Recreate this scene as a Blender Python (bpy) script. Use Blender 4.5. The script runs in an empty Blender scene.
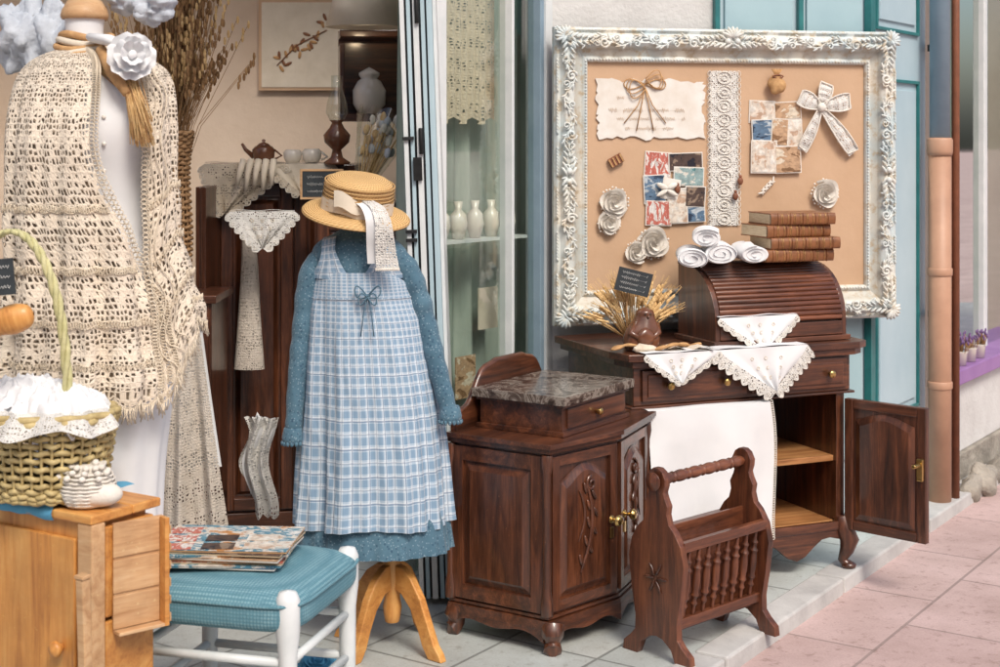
import bpy, bmesh, math, random
from mathutils import Vector, Matrix, noise
R=random.Random(7)
sc=bpy.context.scene
pi=math.pi
def F(x,y,z=0,deg=0): return Matrix.Translation((x,y,z))@Matrix.Rotation(math.radians(deg),4,'Z')
def rot(a,ax): return Matrix.Rotation(math.radians(a),4,ax)
# ---------------------------------------------------------------- materials
def nn(nt,t,**k):
    n=nt.nodes.new(t)
    for a,v in k.items(): setattr(n,a,v)
    return n
def c4(c): return (c[0],c[1],c[2],1)
def newmat(name):
    m=bpy.data.materials.new(name); m.use_nodes=True
    return m,m.node_tree,m.node_tree.nodes['Principled BSDF']
def mapped(nt,scale=(1,1,1),rotz=0,uv=False):
    tc=nn(nt,'ShaderNodeTexCoord'); mp=nn(nt,'ShaderNodeMapping')
    mp.inputs['Scale'].default_value=scale; mp.inputs['Rotation'].default_value=(0,0,rotz)
    nt.links.new(tc.outputs['UV' if uv else 'Object'],mp.inputs[0]); return mp.outputs[0]
def noi(nt,vec,scale,detail=4,rough=.5,dist=0):
    n=nn(nt,'ShaderNodeTexNoise'); n.inputs['Scale'].default_value=scale; n.inputs['Detail'].default_value=detail
    n.inputs['Roughness'].default_value=rough; n.inputs['Distortion'].default_value=dist
    nt.links.new(vec,n.inputs['Vector']); return n.outputs['Fac']
def ramp(nt,fac,stops,const=False):
    r=nn(nt,'ShaderNodeValToRGB'); e=r.color_ramp.elements
    while len(e)<len(stops): e.new(.5)
    for i,(p,c) in enumerate(stops): e[i].position=p; e[i].color=c4(c)
    if const: r.color_ramp.interpolation='CONSTANT'
    nt.links.new(fac,r.inputs[0]); return r.outputs[0]
def bump(nt,p,h,strength,dist=.004):
    b=nn(nt,'ShaderNodeBump'); b.inputs['Strength'].default_value=strength; b.inputs['Distance'].default_value=dist
    nt.links.new(h,b.inputs['Height']); nt.links.new(b.outputs[0],p.inputs['Normal']); return b
def wrinkle(nt,p,v,s,amt,dist=.3,st=.7):
    b=nn(nt,'ShaderNodeBump'); b.inputs['Strength'].default_value=st; b.inputs['Distance'].default_value=amt
    nt.links.new(noi(nt,v,s,2,.4,dist),b.inputs['Height'])
    old=[l for l in nt.links if l.to_socket==p.inputs['Normal']]
    if old: nt.links.new(b.outputs[0],old[0].from_node.inputs['Normal'])
    else: nt.links.new(b.outputs[0],p.inputs['Normal'])
def mth(nt,op,a,b=None,c=None):
    n=nn(nt,'ShaderNodeMath',operation=op)
    for i,v in enumerate((a,b,c)):
        if v is None: continue
        if isinstance(v,(int,float)): n.inputs[i].default_value=v
        else: nt.links.new(v,n.inputs[i])
    return n.outputs[0]
def mixc(nt,f,a,b,mode='MIX'):
    n=nn(nt,'ShaderNodeMixRGB',blend_type=mode)
    for i,v in enumerate((f,a,b)):
        if isinstance(v,(int,float)): n.inputs[i].default_value=v
        elif isinstance(v,tuple): n.inputs[i].default_value=c4(v)
        else: nt.links.new(v,n.inputs[i])
    return n.outputs[0]
def mat(name,c1,c2=None,scale=6,rough=.65,bp=.3,bs=80,metal=0,stretch=(1,1,1),coat=0,bd=.003,sheen=0,wr=0,ws=9):
    m,nt,p=newmat(name)
    c2=c2 or tuple(x*.72 for x in c1)
    v=mapped(nt,stretch)
    f=noi(nt,v,scale,6,.6)
    col=ramp(nt,f,[(.3,c2),(.68,c1)])
    nt.links.new(col,p.inputs['Base Color'])
    p.inputs['Roughness'].default_value=rough; p.inputs['Metallic'].default_value=metal
    if coat: p.inputs['Coat Weight'].default_value=coat; p.inputs['Coat Roughness'].default_value=.2
    if sheen: p.inputs['Sheen Weight'].default_value=sheen
    if bp: bump(nt,p,noi(nt,v,bs,4,.6),bp,bd)
    if wr: wrinkle(nt,p,v,ws,wr)
    return m
def wood(name,dark,mid,light,axis='Z',rough=.32,coat=.35,fine=1,cr_=.2):
    m,nt,p=newmat(name)
    s={'X':(1.2,14,14),'Y':(14,1.2,14),'Z':(14,14,1.2)}[axis]
    v=mapped(nt,s)
    f=noi(nt,v,2.2*fine,8,.62,.8); g=noi(nt,v,14*fine,3,.6)
    big=noi(nt,mapped(nt),5,4,.6)
    h=mth(nt,'MULTIPLY_ADD',g,.25,mth(nt,'MULTIPLY',f,.75))
    col=ramp(nt,h,[(.33,dark),(.5,mid),(.68,light)])
    col=mixc(nt,.6,col,ramp(nt,big,[(.3,(.38,.34,.32)),(.7,(1.0,1.0,1.0))]),'MULTIPLY')
    sp=ramp(nt,noi(nt,mapped(nt),95,3,.7),[(.64,(0,0,0)),(.77,(.3,.3,.3))])
    col=mixc(nt,sp,col,tuple(min(1,x*1.9) for x in light))
    nt.links.new(col,p.inputs['Base Color'])
    rr=mth(nt,'MULTIPLY_ADD',g,.35,rough-.14); rr=mth(nt,'MULTIPLY_ADD',big,.2,rr); nt.links.new(rr,p.inputs['Roughness'])
    p.inputs['Coat Weight'].default_value=coat; p.inputs['Coat Roughness'].default_value=cr_
    bump(nt,p,h,.3,.002)
    return m
DK=((.022,.007,.003),(.092,.028,.011),(.22,.072,.029))
dwz=wood('walnut_v',*DK,axis='Z',rough=.28,coat=.6,cr_=.14); dwx=wood('walnut_h',*DK,axis='X',rough=.28,coat=.6,cr_=.14)
RW=((.034,.011,.005),(.14,.042,.017),(.28,.095,.039))
rwx=wood('rack_wood_h',*RW,axis='X',coat=.5,cr_=.16); rwz=wood('rack_wood_v',*RW,axis='Z',coat=.5,cr_=.16)
lwx=wood('shelf_wood',(.26,.1,.03),(.48,.22,.08),(.62,.34,.14),axis='X',coat=.1)
PN=((.42,.15,.03),(.68,.30,.07),(.8,.43,.13))
pnz=wood('pine_v',*PN,axis='Z',rough=.4,coat=.3,fine=.7); pnx=wood('pine_h',*PN,axis='X',rough=.4,coat=.3,fine=.7)
pale=wood('pale_beech',(.48,.25,.11),(.66,.4,.2),(.76,.52,.3),axis='X',rough=.5,coat=.1)
brass=mat('brass',(.72,.5,.2),(.45,.3,.1),20,.28,.1,60,1)
iron=mat('dark_iron',(.03,.03,.03),(.015,.015,.015),20,.5,.2,100,.6)
white=mat('white_linen',(.79,.79,.79),(.72,.73,.74),5,.9,.3,350,bd=.001,sheen=.1,wr=.012,ws=4.5)
cream=mat('cream_linen',(.74,.66,.54),(.64,.56,.44),9,.9,.4,250,bd=.001,wr=.01)
crochet=mat('crochet_cotton',(.78,.69,.55),(.62,.52,.39),40,.95,.7,160,bd=.003)
crochetw=mat('crochet_white',(.80,.76,.69),(.68,.63,.55),40,.95,.7,200,bd=.002)
def printcotton():
    m,nt,p=newmat('sprigged_blue_cotton'); v=mapped(nt)
    base=ramp(nt,noi(nt,v,9,5,.6),[(.3,(.052,.12,.175)),(.7,(.09,.185,.25))])
    vo=nn(nt,'ShaderNodeTexVoronoi'); vo.inputs['Scale'].default_value=110; nt.links.new(v,vo.inputs['Vector'])
    dots=ramp(nt,vo.outputs['Distance'],[(.2,(1,1,1)),(.3,(0,0,0))])
    col=mixc(nt,mth(nt,'MULTIPLY',dots,.4),base,(.36,.46,.52))
    vo2=nn(nt,'ShaderNodeTexVoronoi'); vo2.inputs['Scale'].default_value=70; nt.links.new(v,vo2.inputs['Vector'])
    d2=ramp(nt,vo2.outputs['Distance'],[(.2,(1,1,1)),(.3,(0,0,0))]); col=mixc(nt,mth(nt,'MULTIPLY',d2,.6),col,(.015,.05,.1))
    nt.links.new(col,p.inputs['Base Color']); p.inputs['Roughness'].default_value=.9; p.inputs['Sheen Weight'].default_value=.15
    bump(nt,p,noi(nt,v,260,3),.3,.001); wrinkle(nt,p,mapped(nt,(1,1,.45)),16,.016,.5); return m
teal=printcotton()
kraft=mat('kraft_paper',(.58,.39,.25),(.51,.33,.20),3,.75,.5,9,bd=.006)
paper=mat('old_paper',(.78,.76,.71),(.68,.62,.54),14,.85,.3,30,bd=.004)
pages=mat('book_pages',(.72,.6,.42),(.55,.42,.25),30,.9,.6,200,stretch=(1,1,14))
leather=mat('tan_leather',(.30,.12,.045),(.15,.055,.02),25,.38,.4,150)
gold=mat('gilt',(.75,.5,.2),(.5,.3,.1),30,.4,0,60,.7)
raffia=mat('raffia',(.6,.36,.16),(.38,.2,.08),40,.8,.4,120)
straw2=mat('wheat_straw',(.78,.55,.27),(.58,.36,.14),60,.8,.4,120)
clay=mat('brown_glaze',(.2,.075,.035),(.09,.035,.018),12,.2,.2,60,coat=.4)
slate=mat('chalkboard',(.035,.045,.05),(.02,.025,.03),20,.7,.1,80)
chalk=mat('chalk',(.75,.75,.72),None,20,.9,0)
whitepaint=mat('white_gloss_paint',(.74,.76,.76),(.60,.64,.64),8,.35,.15,30)
tealpaint=mat('pale_teal_paint',(.38,.54,.58),(.31,.46,.51),2.5,.5,.3,14,bd=.003)
tealpaint2=mat('pale_blue_paint',(.46,.59,.64),(.37,.51,.57),2.5,.5,.3,14,bd=.003)
greenpaint=mat('dark_green_paint',(.03,.2,.2),(.02,.13,.14),10,.4,.1,40)
plaster=mat('cream_plaster',(.70,.57,.45),(.54,.41,.30),1.6,.9,.5,25,bd=.006)
stucco=mat('white_stucco',(.66,.66,.64),(.55,.54,.52),5,.9,.7,45,bd=.006)
stone=mat('weathered_stone',(.42,.38,.32),(.2,.18,.15),7,.9,1,30,bd=.015)
kerbm=mat('kerb_stone',(.58,.57,.55),(.40,.39,.38),6,.8,.5,70)
terr=mat('terracotta_pipe',(.54,.31,.20),(.40,.22,.14),5,.5,.2,30)
bluepipe=mat('blue_grey_pipe',(.27,.37,.45),(.2,.29,.36),5,.45,.2,30)
purple=mat('purple_paint',(.34,.19,.42),(.26,.13,.34),8,.5,.2,30)
lav=mat('lavender_flower',(.26,.16,.34),(.14,.08,.2),60,.9,.3,60)
porcelain=mat('porcelain',(.78,.74,.66),(.68,.63,.56),6,.15,0,coat=.5)
blackp=mat('black_rubber',(.012,.012,.014),None,10,.5,.1)
bluecloth=mat('blue_cloth',(.12,.4,.6),(.08,.29,.48),12,.9,.5,200)
greycloth=mat('pale_tulle',(.58,.62,.67),(.42,.46,.52),9,.9,.5,120,wr=.02,ws=20)
backingm=mat('streaked_grey_green',(.60,.66,.60),(.20,.27,.23),1.3,.9,.3,60,stretch=(3,3,.6))  # vertical streaks paint the display window's reflections into the colour
darkm=mat('dark_brown',(.06,.03,.018),(.025,.012,.008),8,.5,.2,40,stretch=(5,5,1))  # near-black brown for window fills, rolltop core and figurine eyes
dried=mat('dried_stalks',(.42,.25,.11),(.22,.11,.045),30,.9,.3,80)
redbrown=mat('red_brown',(.24,.085,.04),None,20,.6,.3)
pinkbuild=mat('pink_render',(.68,.56,.50),(.58,.46,.4),3,.9,.5,30)
def marble():
    m,nt,p=newmat('brown_marble'); v=mapped(nt)
    f=noi(nt,v,9,10,.65,2.5)
    c=ramp(nt,f,[(.36,(.03,.02,.016)),(.47,(.11,.08,.065)),(.53,(.30,.26,.22)),(.58,(.10,.075,.06)),(.75,(.20,.17,.145))])
    nt.links.new(c,p.inputs['Base Color']); p.inputs['Roughness'].default_value=.15; return m
marble=marble()
def oldframe():
    m,nt,p=newmat('distressed_white_gilt'); v=mapped(nt)
    a=ramp(nt,noi(nt,v,3.2,4,.6),[(.38,(.76,.73,.65)),(.62,(.56,.65,.67))])
    f=noi(nt,v,30,6,.7); g=ramp(nt,f,[(.5,(0,0,0)),(.64,(1,1,1))])
    c=mixc(nt,mth(nt,'MULTIPLY',g,.75),a,(.50,.39,.24))
    geo=nn(nt,'ShaderNodeNewGeometry'); pr=ramp(nt,geo.outputs['Pointiness'],[(.42,(.6,.5,.38)),(.5,(1,1,1))])  # hollows of the carving tinted browner by pointiness
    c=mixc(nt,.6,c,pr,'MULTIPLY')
    nt.links.new(c,p.inputs['Base Color']); p.inputs['Roughness'].default_value=.5
    bump(nt,p,f,.4,.003); return m
oldframe=oldframe()
def plaid():
    m,nt,p=newmat('blue_check_cotton'); uv=mapped(nt,uv=True)
    s=nn(nt,'ShaderNodeSeparateXYZ'); nt.links.new(uv,s.inputs[0])
    def band(o,k,w,ph=0): return mth(nt,'LESS_THAN',mth(nt,'FRACT',mth(nt,'MULTIPLY_ADD',o,k,ph)),w)
    u,v=s.outputs[0],s.outputs[1]
    a=mth(nt,'ADD',band(u,40,.55),band(v,40,.55)); a=mth(nt,'MULTIPLY',a,.5)
    col=ramp(nt,a,[(.0,(.55,.62,.68)),(.5,(.37,.47,.57)),(1,(.21,.32,.44))])
    l=mth(nt,'MAXIMUM',band(u,40,.12,.3),band(v,40,.12,.3))
    col=mixc(nt,mth(nt,'MULTIPLY',l,.45),col,(.74,.78,.80))
    l2=mth(nt,'MAXIMUM',band(u,20,.06,.6),band(v,20,.06,.6))
    col=mixc(nt,mth(nt,'MULTIPLY',l2,.55),col,(.05,.11,.22))
    l3=mth(nt,'MAXIMUM',band(u,20,.04,.12),band(v,20,.04,.12))
    col=mixc(nt,mth(nt,'MULTIPLY',l3,.45),col,(.05,.11,.22))
    nt.links.new(col,p.inputs['Base Color']); p.inputs['Roughness'].default_value=.9
    bump(nt,p,noi(nt,mapped(nt),250,2),.3,.001); wrinkle(nt,p,mapped(nt,(1.6,1.6,.4)),12,.022,.6); return m
plaid=plaid()
def lace(name,col,scale,th,bandf,bandw,col2=None,wav=.02,ry=1,wf=55):
    m,nt,p=newmat(name); uv=mapped(nt,(1,ry,1),uv=True)
    vo=nn(nt,'ShaderNodeTexVoronoi',feature='DISTANCE_TO_EDGE'); vo.inputs['Scale'].default_value=scale; vo.inputs['Randomness'].default_value=.45
    nt.links.new(uv,vo.inputs['Vector'])
    s=nn(nt,'ShaderNodeSeparateXYZ'); nt.links.new(mapped(nt,uv=True),s.inputs[0])
    zig=mth(nt,'MULTIPLY',mth(nt,'ABSOLUTE',mth(nt,'SINE',mth(nt,'MULTIPLY',s.outputs[0],wf))),wav)
    fr=mth(nt,'FRACT',mth(nt,'MULTIPLY',mth(nt,'ADD',s.outputs[1],zig),bandf))
    bd=mth(nt,'LESS_THAN',fr,bandw)
    thr=mth(nt,'LESS_THAN',vo.outputs['Distance'],th)
    al=mth(nt,'MAXIMUM',thr,bd)
    n=noi(nt,uv,260,3)
    c=ramp(nt,noi(nt,uv,18,4),[(.3,col2 or tuple(x*.82 for x in col)),(.7,col)])
    nt.links.new(c,p.inputs['Base Color']); p.inputs['Roughness'].default_value=.95
    h=mth(nt,'ADD',mth(nt,'MULTIPLY',vo.outputs['Distance'],-1.6),mth(nt,'MULTIPLY',n,.5)); h=mth(nt,'ADD',h,mth(nt,'MULTIPLY',fr,-.5))
    bump(nt,p,h,.8,.004)
    tr=nn(nt,'ShaderNodeBsdfTransparent'); mx=nn(nt,'ShaderNodeMixShader')
    nt.links.new(al,mx.inputs[0]); nt.links.new(tr.outputs[0],mx.inputs[1]); nt.links.new(p.outputs[0],mx.inputs[2])
    nt.links.new(mx.outputs[0],nt.nodes['Material Output'].inputs['Surface']); return m
lshawl=lace('crochet_shawl',(.80,.71,.58),95,.2,15,.27,(.70,.60,.48),.022,.8,70)
lwhite=lace('white_lace',(.80,.78,.73),120,.26,22,.4)
lcream=lace('cream_lace',(.74,.64,.5),95,.26,14,.4)
lgrey=lace('taupe_lace',(.66,.59,.51),95,.27,9,.45,(.56,.49,.41),.04)
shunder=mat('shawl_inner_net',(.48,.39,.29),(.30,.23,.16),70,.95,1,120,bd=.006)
def tiles(name,c1,c2,mort,w,h,ang,off,ms=.006,rough=.6,bp=.4):
    m,nt,p=newmat(name); v=mapped(nt,rotz=ang)
    b=nn(nt,'ShaderNodeTexBrick'); b.offset=off; b.inputs['Scale'].default_value=1; b.inputs['Brick Width'].default_value=w
    b.inputs['Row Height'].default_value=h; b.inputs['Mortar Size'].default_value=ms; b.inputs['Mortar Smooth'].default_value=.2
    b.inputs['Color1'].default_value=c4(c1); b.inputs['Color2'].default_value=c4(c2); b.inputs['Mortar'].default_value=c4(mort)
    nt.links.new(v,b.inputs['Vector'])
    o=mapped(nt)
    st=ramp(nt,noi(nt,o,2.2,7,.65),[(.3,(.72,.69,.66)),(.62,(1,1,1))])
    sp=ramp(nt,noi(nt,o,26,6,.75),[(.34,(.6,.56,.52)),(.45,(1,1,1))])
    fn=ramp(nt,noi(nt,o,120,3,.6),[(.3,(.86,.85,.84)),(.7,(1,1,1))])
    col=mixc(nt,1,mixc(nt,1,b.outputs['Color'],st,'MULTIPLY'),fn,'MULTIPLY'); col=mixc(nt,.7,col,sp,'MULTIPLY')
    nt.links.new(col,p.inputs['Base Color']); p.inputs['Roughness'].default_value=rough
    h=mth(nt,'ADD',mth(nt,'MULTIPLY',b.outputs['Fac'],-1),mth(nt,'MULTIPLY',noi(nt,o,90,3),.25))
    bump(nt,p,h,bp,.004); return m
pavers=tiles('pink_pavers',(.64,.48,.46),(.56,.41,.39),(.38,.29,.27),.62,.42,math.radians(-56),.5,.006,.8)
floort=tiles('grey_floor_tiles',(.60,.64,.62),(.51,.56,.55),(.28,.30,.29),.33,.33,math.radians(-56),0,.006,.35)
def photom(name,stops,s=9,st=(1,1,1)):
    m,nt,p=newmat(name); v=mapped(nt,st)
    n=len(stops); f=noi(nt,v,s,5,.6,.6)
    c=ramp(nt,f,[(.3+.4*i/(n-1),x) for i,x in enumerate(stops)],True)
    c=mixc(nt,.4,c,ramp(nt,noi(nt,v,60,4),[(.35,(.3,.26,.25)),(.6,(1,1,1))]),'MULTIPLY')
    nt.links.new(c,p.inputs['Base Color']); p.inputs['Roughness'].default_value=.35; return m
ph=[photom('postcard_blue',[(.03,.05,.09),(.12,.2,.3),(.5,.56,.6),(.78,.76,.72)],14,(1,1,2)),
    photom('postcard_red',[(.75,.72,.68),(.55,.16,.12),(.78,.74,.68),(.2,.06,.05)],20,(2,1,1)),
    photom('postcard_sepia',[(.25,.14,.07),(.55,.36,.22),(.75,.66,.52),(.8,.77,.7)],12,(1,1,1.6)),
    photom('postcard_dark',[(.02,.02,.03),(.09,.06,.05),(.3,.22,.16),(.12,.16,.2)],16),
    photom('postcard_teal',[(.06,.2,.22),(.3,.42,.42),(.72,.7,.62),(.5,.3,.15)],14),
    photom('postcard_cream',[(.8,.77,.7),(.74,.66,.56),(.6,.42,.3),(.8,.78,.74)],22)]
pr3=photom('magazine_cover',[(.78,.77,.73),(.1,.28,.38),(.75,.7,.62),(.6,.28,.1),(.15,.1,.08)],16,(1,1.6,1))
def glassm(name,fac,tint=(1,1,1)):
    m,nt,p=newmat(name)
    g=nn(nt,'ShaderNodeBsdfGlossy'); g.inputs['Roughness'].default_value=.03
    t=nn(nt,'ShaderNodeBsdfTransparent'); t.inputs[0].default_value=c4(tint)
    lw=nn(nt,'ShaderNodeLayerWeight'); lw.inputs[0].default_value=.3
    f=mth(nt,'ADD',mth(nt,'MULTIPLY',mth(nt,'POWER',lw.outputs['Facing'],3),.5),fac)
    mx=nn(nt,'ShaderNodeMixShader'); nt.links.new(f,mx.inputs[0]); nt.links.new(t.outputs[0],mx.inputs[1]); nt.links.new(g.outputs[0],mx.inputs[2])
    nt.links.new(mx.outputs[0],nt.nodes['Material Output'].inputs['Surface']); return m
glass=glassm('window_glass',.2,(.9,.95,.91))
cello=glassm('cellophane',.12,(.92,.95,.93))
def strawm():
    m,nt,p=newmat('woven_straw'); uv=mapped(nt,uv=True)
    s=nn(nt,'ShaderNodeSeparateXYZ'); nt.links.new(uv,s.inputs[0])
    a=mth(nt,'SINE',mth(nt,'MULTIPLY',s.outputs[1],900)); b=mth(nt,'SINE',mth(nt,'MULTIPLY_ADD',s.outputs[0],500,mth(nt,'MULTIPLY',s.outputs[1],300)))
    h=mth(nt,'MULTIPLY_ADD',a,.35,mth(nt,'MULTIPLY_ADD',b,.15,.5))
    c=ramp(nt,h,[(.1,(.42,.22,.07)),(.5,(.70,.43,.17)),(.9,(.80,.56,.27))])
    nt.links.new(c,p.inputs['Base Color']); p.inputs['Roughness'].default_value=.6; bump(nt,p,h,.7,.003); return m
strawm=strawm()
def quilt():
    m,nt,p=newmat('teal_upholstery'); v=mapped(nt)
    vo=nn(nt,'ShaderNodeTexVoronoi'); vo.inputs['Scale'].default_value=110; vo.inputs['Randomness'].default_value=.1
    nt.links.new(v,vo.inputs['Vector'])
    c=ramp(nt,vo.outputs['Distance'],[(.1,(.25,.43,.49)),(.6,(.10,.24,.30))])
    c=mixc(nt,.5,c,ramp(nt,noi(nt,v,7,5,.6),[(.3,(.62,.66,.68)),(.65,(1,1,1))]),'MULTIPLY')
    nt.links.new(c,p.inputs['Base Color']); p.inputs['Roughness'].default_value=.9
    bump(nt,p,mth(nt,'MULTIPLY',vo.outputs['Distance'],-1),.5,.003); wrinkle(nt,p,v,8,.015); return m
quilt=quilt()
# ---------------------------------------------------------------- builder
class B:
    def __init__(s):
        s.bm=bmesh.new(); s.uv=s.bm.loops.layers.uv.new('UVMap'); s.mats=[]; s.M=Matrix()
    def mi(s,m):
        if m not in s.mats: s.mats.append(m)
        return s.mats.index(m)
    def v(s,p): return s.bm.verts.new(s.M@Vector(p))
    def f(s,vs,m,sm=False,uvs=None):
        try: f=s.bm.faces.new(vs)
        except ValueError: return
        f.material_index=s.mi(m); f.smooth=sm
        if uvs:
            for l,u in zip(f.loops,uvs): l[s.uv].uv=u
        return f
    def pane(s,x0,x1,y,z0,z1,m):
        s.f([s.v((x0,y,z0)),s.v((x1,y,z0)),s.v((x1,y,z1)),s.v((x0,y,z1))],m)
    def box(s,a,b,m,M=None):
        old=s.M
        if M is not None: s.M=s.M@M
        x0,y0,z0=a; x1,y1,z1=b
        P=((x0,y0,z0),(x1,y0,z0),(x1,y1,z0),(x0,y1,z0),(x0,y0,z1),(x1,y0,z1),(x1,y1,z1),(x0,y1,z1))
        vs=[s.v(p) for p in P]
        for q in ((3,2,1,0),(4,5,6,7),(0,1,5,4),(1,2,6,5),(2,3,7,6),(3,0,4,7)):
            s.f([vs[i] for i in q],m,False,[(P[i][0]+P[i][1],P[i][2]) for i in q])
        s.M=old
    def prism(s,poly,a,b,m,plane='xz',sm=False):
        def P(u,w,t): return {'xz':(u,t,w),'yz':(t,u,w),'xy':(u,w,t)}[plane]
        A=[s.v(P(u,w,a)) for u,w in poly]; Bv=[s.v(P(u,w,b)) for u,w in poly]; n=len(poly)
        s.f(A,m); s.f(Bv[::-1],m)
        for i in range(n): s.f([A[i],Bv[i],Bv[(i+1)%n],A[(i+1)%n]],m,sm)
    def grid(s,fn,nu,nv,m,closed=False,su=1,sv=1):
        V=[[s.v(fn(i/nu,j/nv)) for i in range(nu if closed else nu+1)] for j in range(nv+1)]
        for j in range(nv):
            for i in range(nu):
                k=(i+1)%nu if closed else i+1
                s.f([V[j][i],V[j][k],V[j+1][k],V[j+1][i]],m,True,[(i/nu*su,j/nv*sv),((i+1)/nu*su,j/nv*sv),((i+1)/nu*su,(j+1)/nv*sv),(i/nu*su,(j+1)/nv*sv)])
        return V
    def lathe(s,prof,m,c=(0,0,0),n=28,sx=1,sy=1,M=None,su=1):
        old=s.M
        s.M=s.M@Matrix.Translation(c)
        if M is not None: s.M=s.M@M
        L=[0]
        for i in range(1,len(prof)): L.append(L[-1]+math.hypot(prof[i][0]-prof[i-1][0],prof[i][1]-prof[i-1][1]))
        V=[]
        for (r,z) in prof: V.append([s.v((r*sx*math.cos(2*pi*i/n),r*sy*math.sin(2*pi*i/n),z)) for i in range(n)])
        for j in range(len(prof)-1):
            for i in range(n):
                k=(i+1)%n
                s.f([V[j][i],V[j][k],V[j+1][k],V[j+1][i]],m,True,[(i/n*su,L[j]),((i+1)/n*su,L[j]),((i+1)/n*su,L[j+1]),(i/n*su,L[j+1])])
        if prof[0][0]>1e-4: s.f(V[0][::-1],m)
        if prof[-1][0]>1e-4: s.f(V[-1],m)
        s.M=old
    def tube(s,pts,r,m,n=8,closed=False,flat=1):
        pts=[Vector(p) for p in pts]; N=len(pts); rs=r if isinstance(r,(list,tuple)) else [r]*N
        up=Vector((.13,.21,1)).normalized(); V=[]
        for i,p in enumerate(pts):
            t=(pts[(i+1)%N]-pts[i-1]) if closed else pts[min(i+1,N-1)]-pts[max(i-1,0)]
            if t.length<1e-9: t=Vector((0,0,1))
            t.normalize()
            if i==0:
                a=t.cross(up)
                if a.length<.2: a=t.cross(Vector((1,.1,0)))
                a.normalize()
            else:
                a=(pa-t*pa.dot(t))
                if a.length<1e-6: a=t.cross(up)
                a.normalize()
            pa=a; b=t.cross(a)
            V.append([s.v(p+a*math.cos(2*pi*k/n)*rs[i]+b*math.sin(2*pi*k/n)*rs[i]*flat) for k in range(n)])
        for j in range(N if closed else N-1):
            q=(j+1)%N
            for k in range(n):
                l=(k+1)%n; s.f([V[j][k],V[j][l],V[q][l],V[q][k]],m,True,[(k/n*.1,j*.03),((k+1)/n*.1,j*.03),((k+1)/n*.1,(j+1)*.03),(k/n*.1,(j+1)*.03)])
        if not closed: s.f(V[0][::-1],m,True); s.f(V[-1],m,True)
    def ball(s,c,sz,m,M=None,n=12,k=8,nz=0,ns=8,pw=1):
        if not isinstance(sz,(tuple,list)): sz=(sz,sz,sz)
        old=s.M; s.M=s.M@Matrix.Translation(c)
        if M is not None: s.M=s.M@M
        sg=lambda a:math.copysign(abs(a)**pw,a)
        def fn(u,v):
            th=u*2*pi; ph=(v*.998+.001-.5)*pi
            p=Vector((sg(math.cos(th))*sg(math.cos(ph))*sz[0],sg(math.sin(th))*sg(math.cos(ph))*sz[1],sg(math.sin(ph))*sz[2]))
            if nz:
                q=(p+Vector(c))*ns+Vector((3,1,2)); a=noise.noise(q); r=1-abs(noise.noise(q*1.9))*2.2
                p=p*(1+nz*a+nz*.35*r)
            return p
        s.grid(fn,n,k,m,True,su=.3,sv=.3); s.M=old
    def ribbon(s,pts,w,m,wd=(0,1,0),n=None):
        pts=[Vector(p) for p in pts]; N=len(pts)-1; wd=Vector(wd)
        L=sum((pts[i+1]-pts[i]).length for i in range(N))
        ws=w if isinstance(w,(list,tuple)) else [w]*(N+1)
        def fn(u,v):
            i=min(int(round(v*N)),N); return pts[i]+wd*ws[i]*(u-.5)
        s.grid(fn,4,N,m,su=.06,sv=L)
    def done(s,name,M=None,bevel=0,parent=None,solid=0,sub=0):
        me=bpy.data.meshes.new(name); bmesh.ops.recalc_face_normals(s.bm,faces=s.bm.faces[:]); s.bm.to_mesh(me); s.bm.free()
        for m in s.mats: me.materials.append(m)
        o=bpy.data.objects.new(name,me); sc.collection.objects.link(o)
        if parent: o.parent=parent
        if M is not None: o.matrix_local=M
        if bevel:
            b=o.modifiers.new('b','BEVEL'); b.width=bevel; b.segments=2; b.limit_method='ANGLE'; b.angle_limit=math.radians(50)
        if solid:
            b=o.modifiers.new('s','SOLIDIFY'); b.thickness=solid; b.offset=0
        return o
def empty(name,M=None):
    o=bpy.data.objects.new(name,None); sc.collection.objects.link(o)
    if M is not None: o.matrix_world=M
    return o
def cr(vals,t):
    n=len(vals)-1; x=min(max(t,0),1)*n; i=min(int(x),n-1); f=x-i
    p0,p1,p2,p3=[vals[min(max(j,0),n)] for j in (i-1,i,i+1,i+2)]
    return tuple(.5*((2*b)+(-a+c)*f+(2*a-5*b+4*c-d)*f*f+(-a+3*b-3*c+d)*f**3) for a,b,c,d in zip(p0,p1,p2,p3))
def atz(rings,z):
    lo,hi=0,1
    for _ in range(30):
        m=(lo+hi)/2
        if cr(rings,m)[0]>z: lo=m
        else: hi=m
    return cr(rings,lo)
def loft(b,rings,m,n=64,nv=40,t0=0,t1=2*pi,fold=None,ztop=None,su=None,nz=0,closed=True):
    R0=max(r[3] for r in rings); H=abs(rings[0][0]-rings[-1][0])
    def fn(u,v):
        z,cx,cy,rx,ry=cr(rings,v); th=t0+(t1-t0)*u
        k=1+(fold(th,v) if fold else 0)
        x=cx+rx*k*math.cos(th); y=cy+ry*k*math.sin(th)
        if ztop: z+=ztop(th,v)
        p=Vector((x,y,z))
        if nz: p+=Vector((noise.noise(p*9),noise.noise(p*9+Vector((5,5,5))),0))*nz
        return p
    b.grid(fn,n,nv,m,closed,su=su or (t1-t0)*R0,sv=H)
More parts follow.
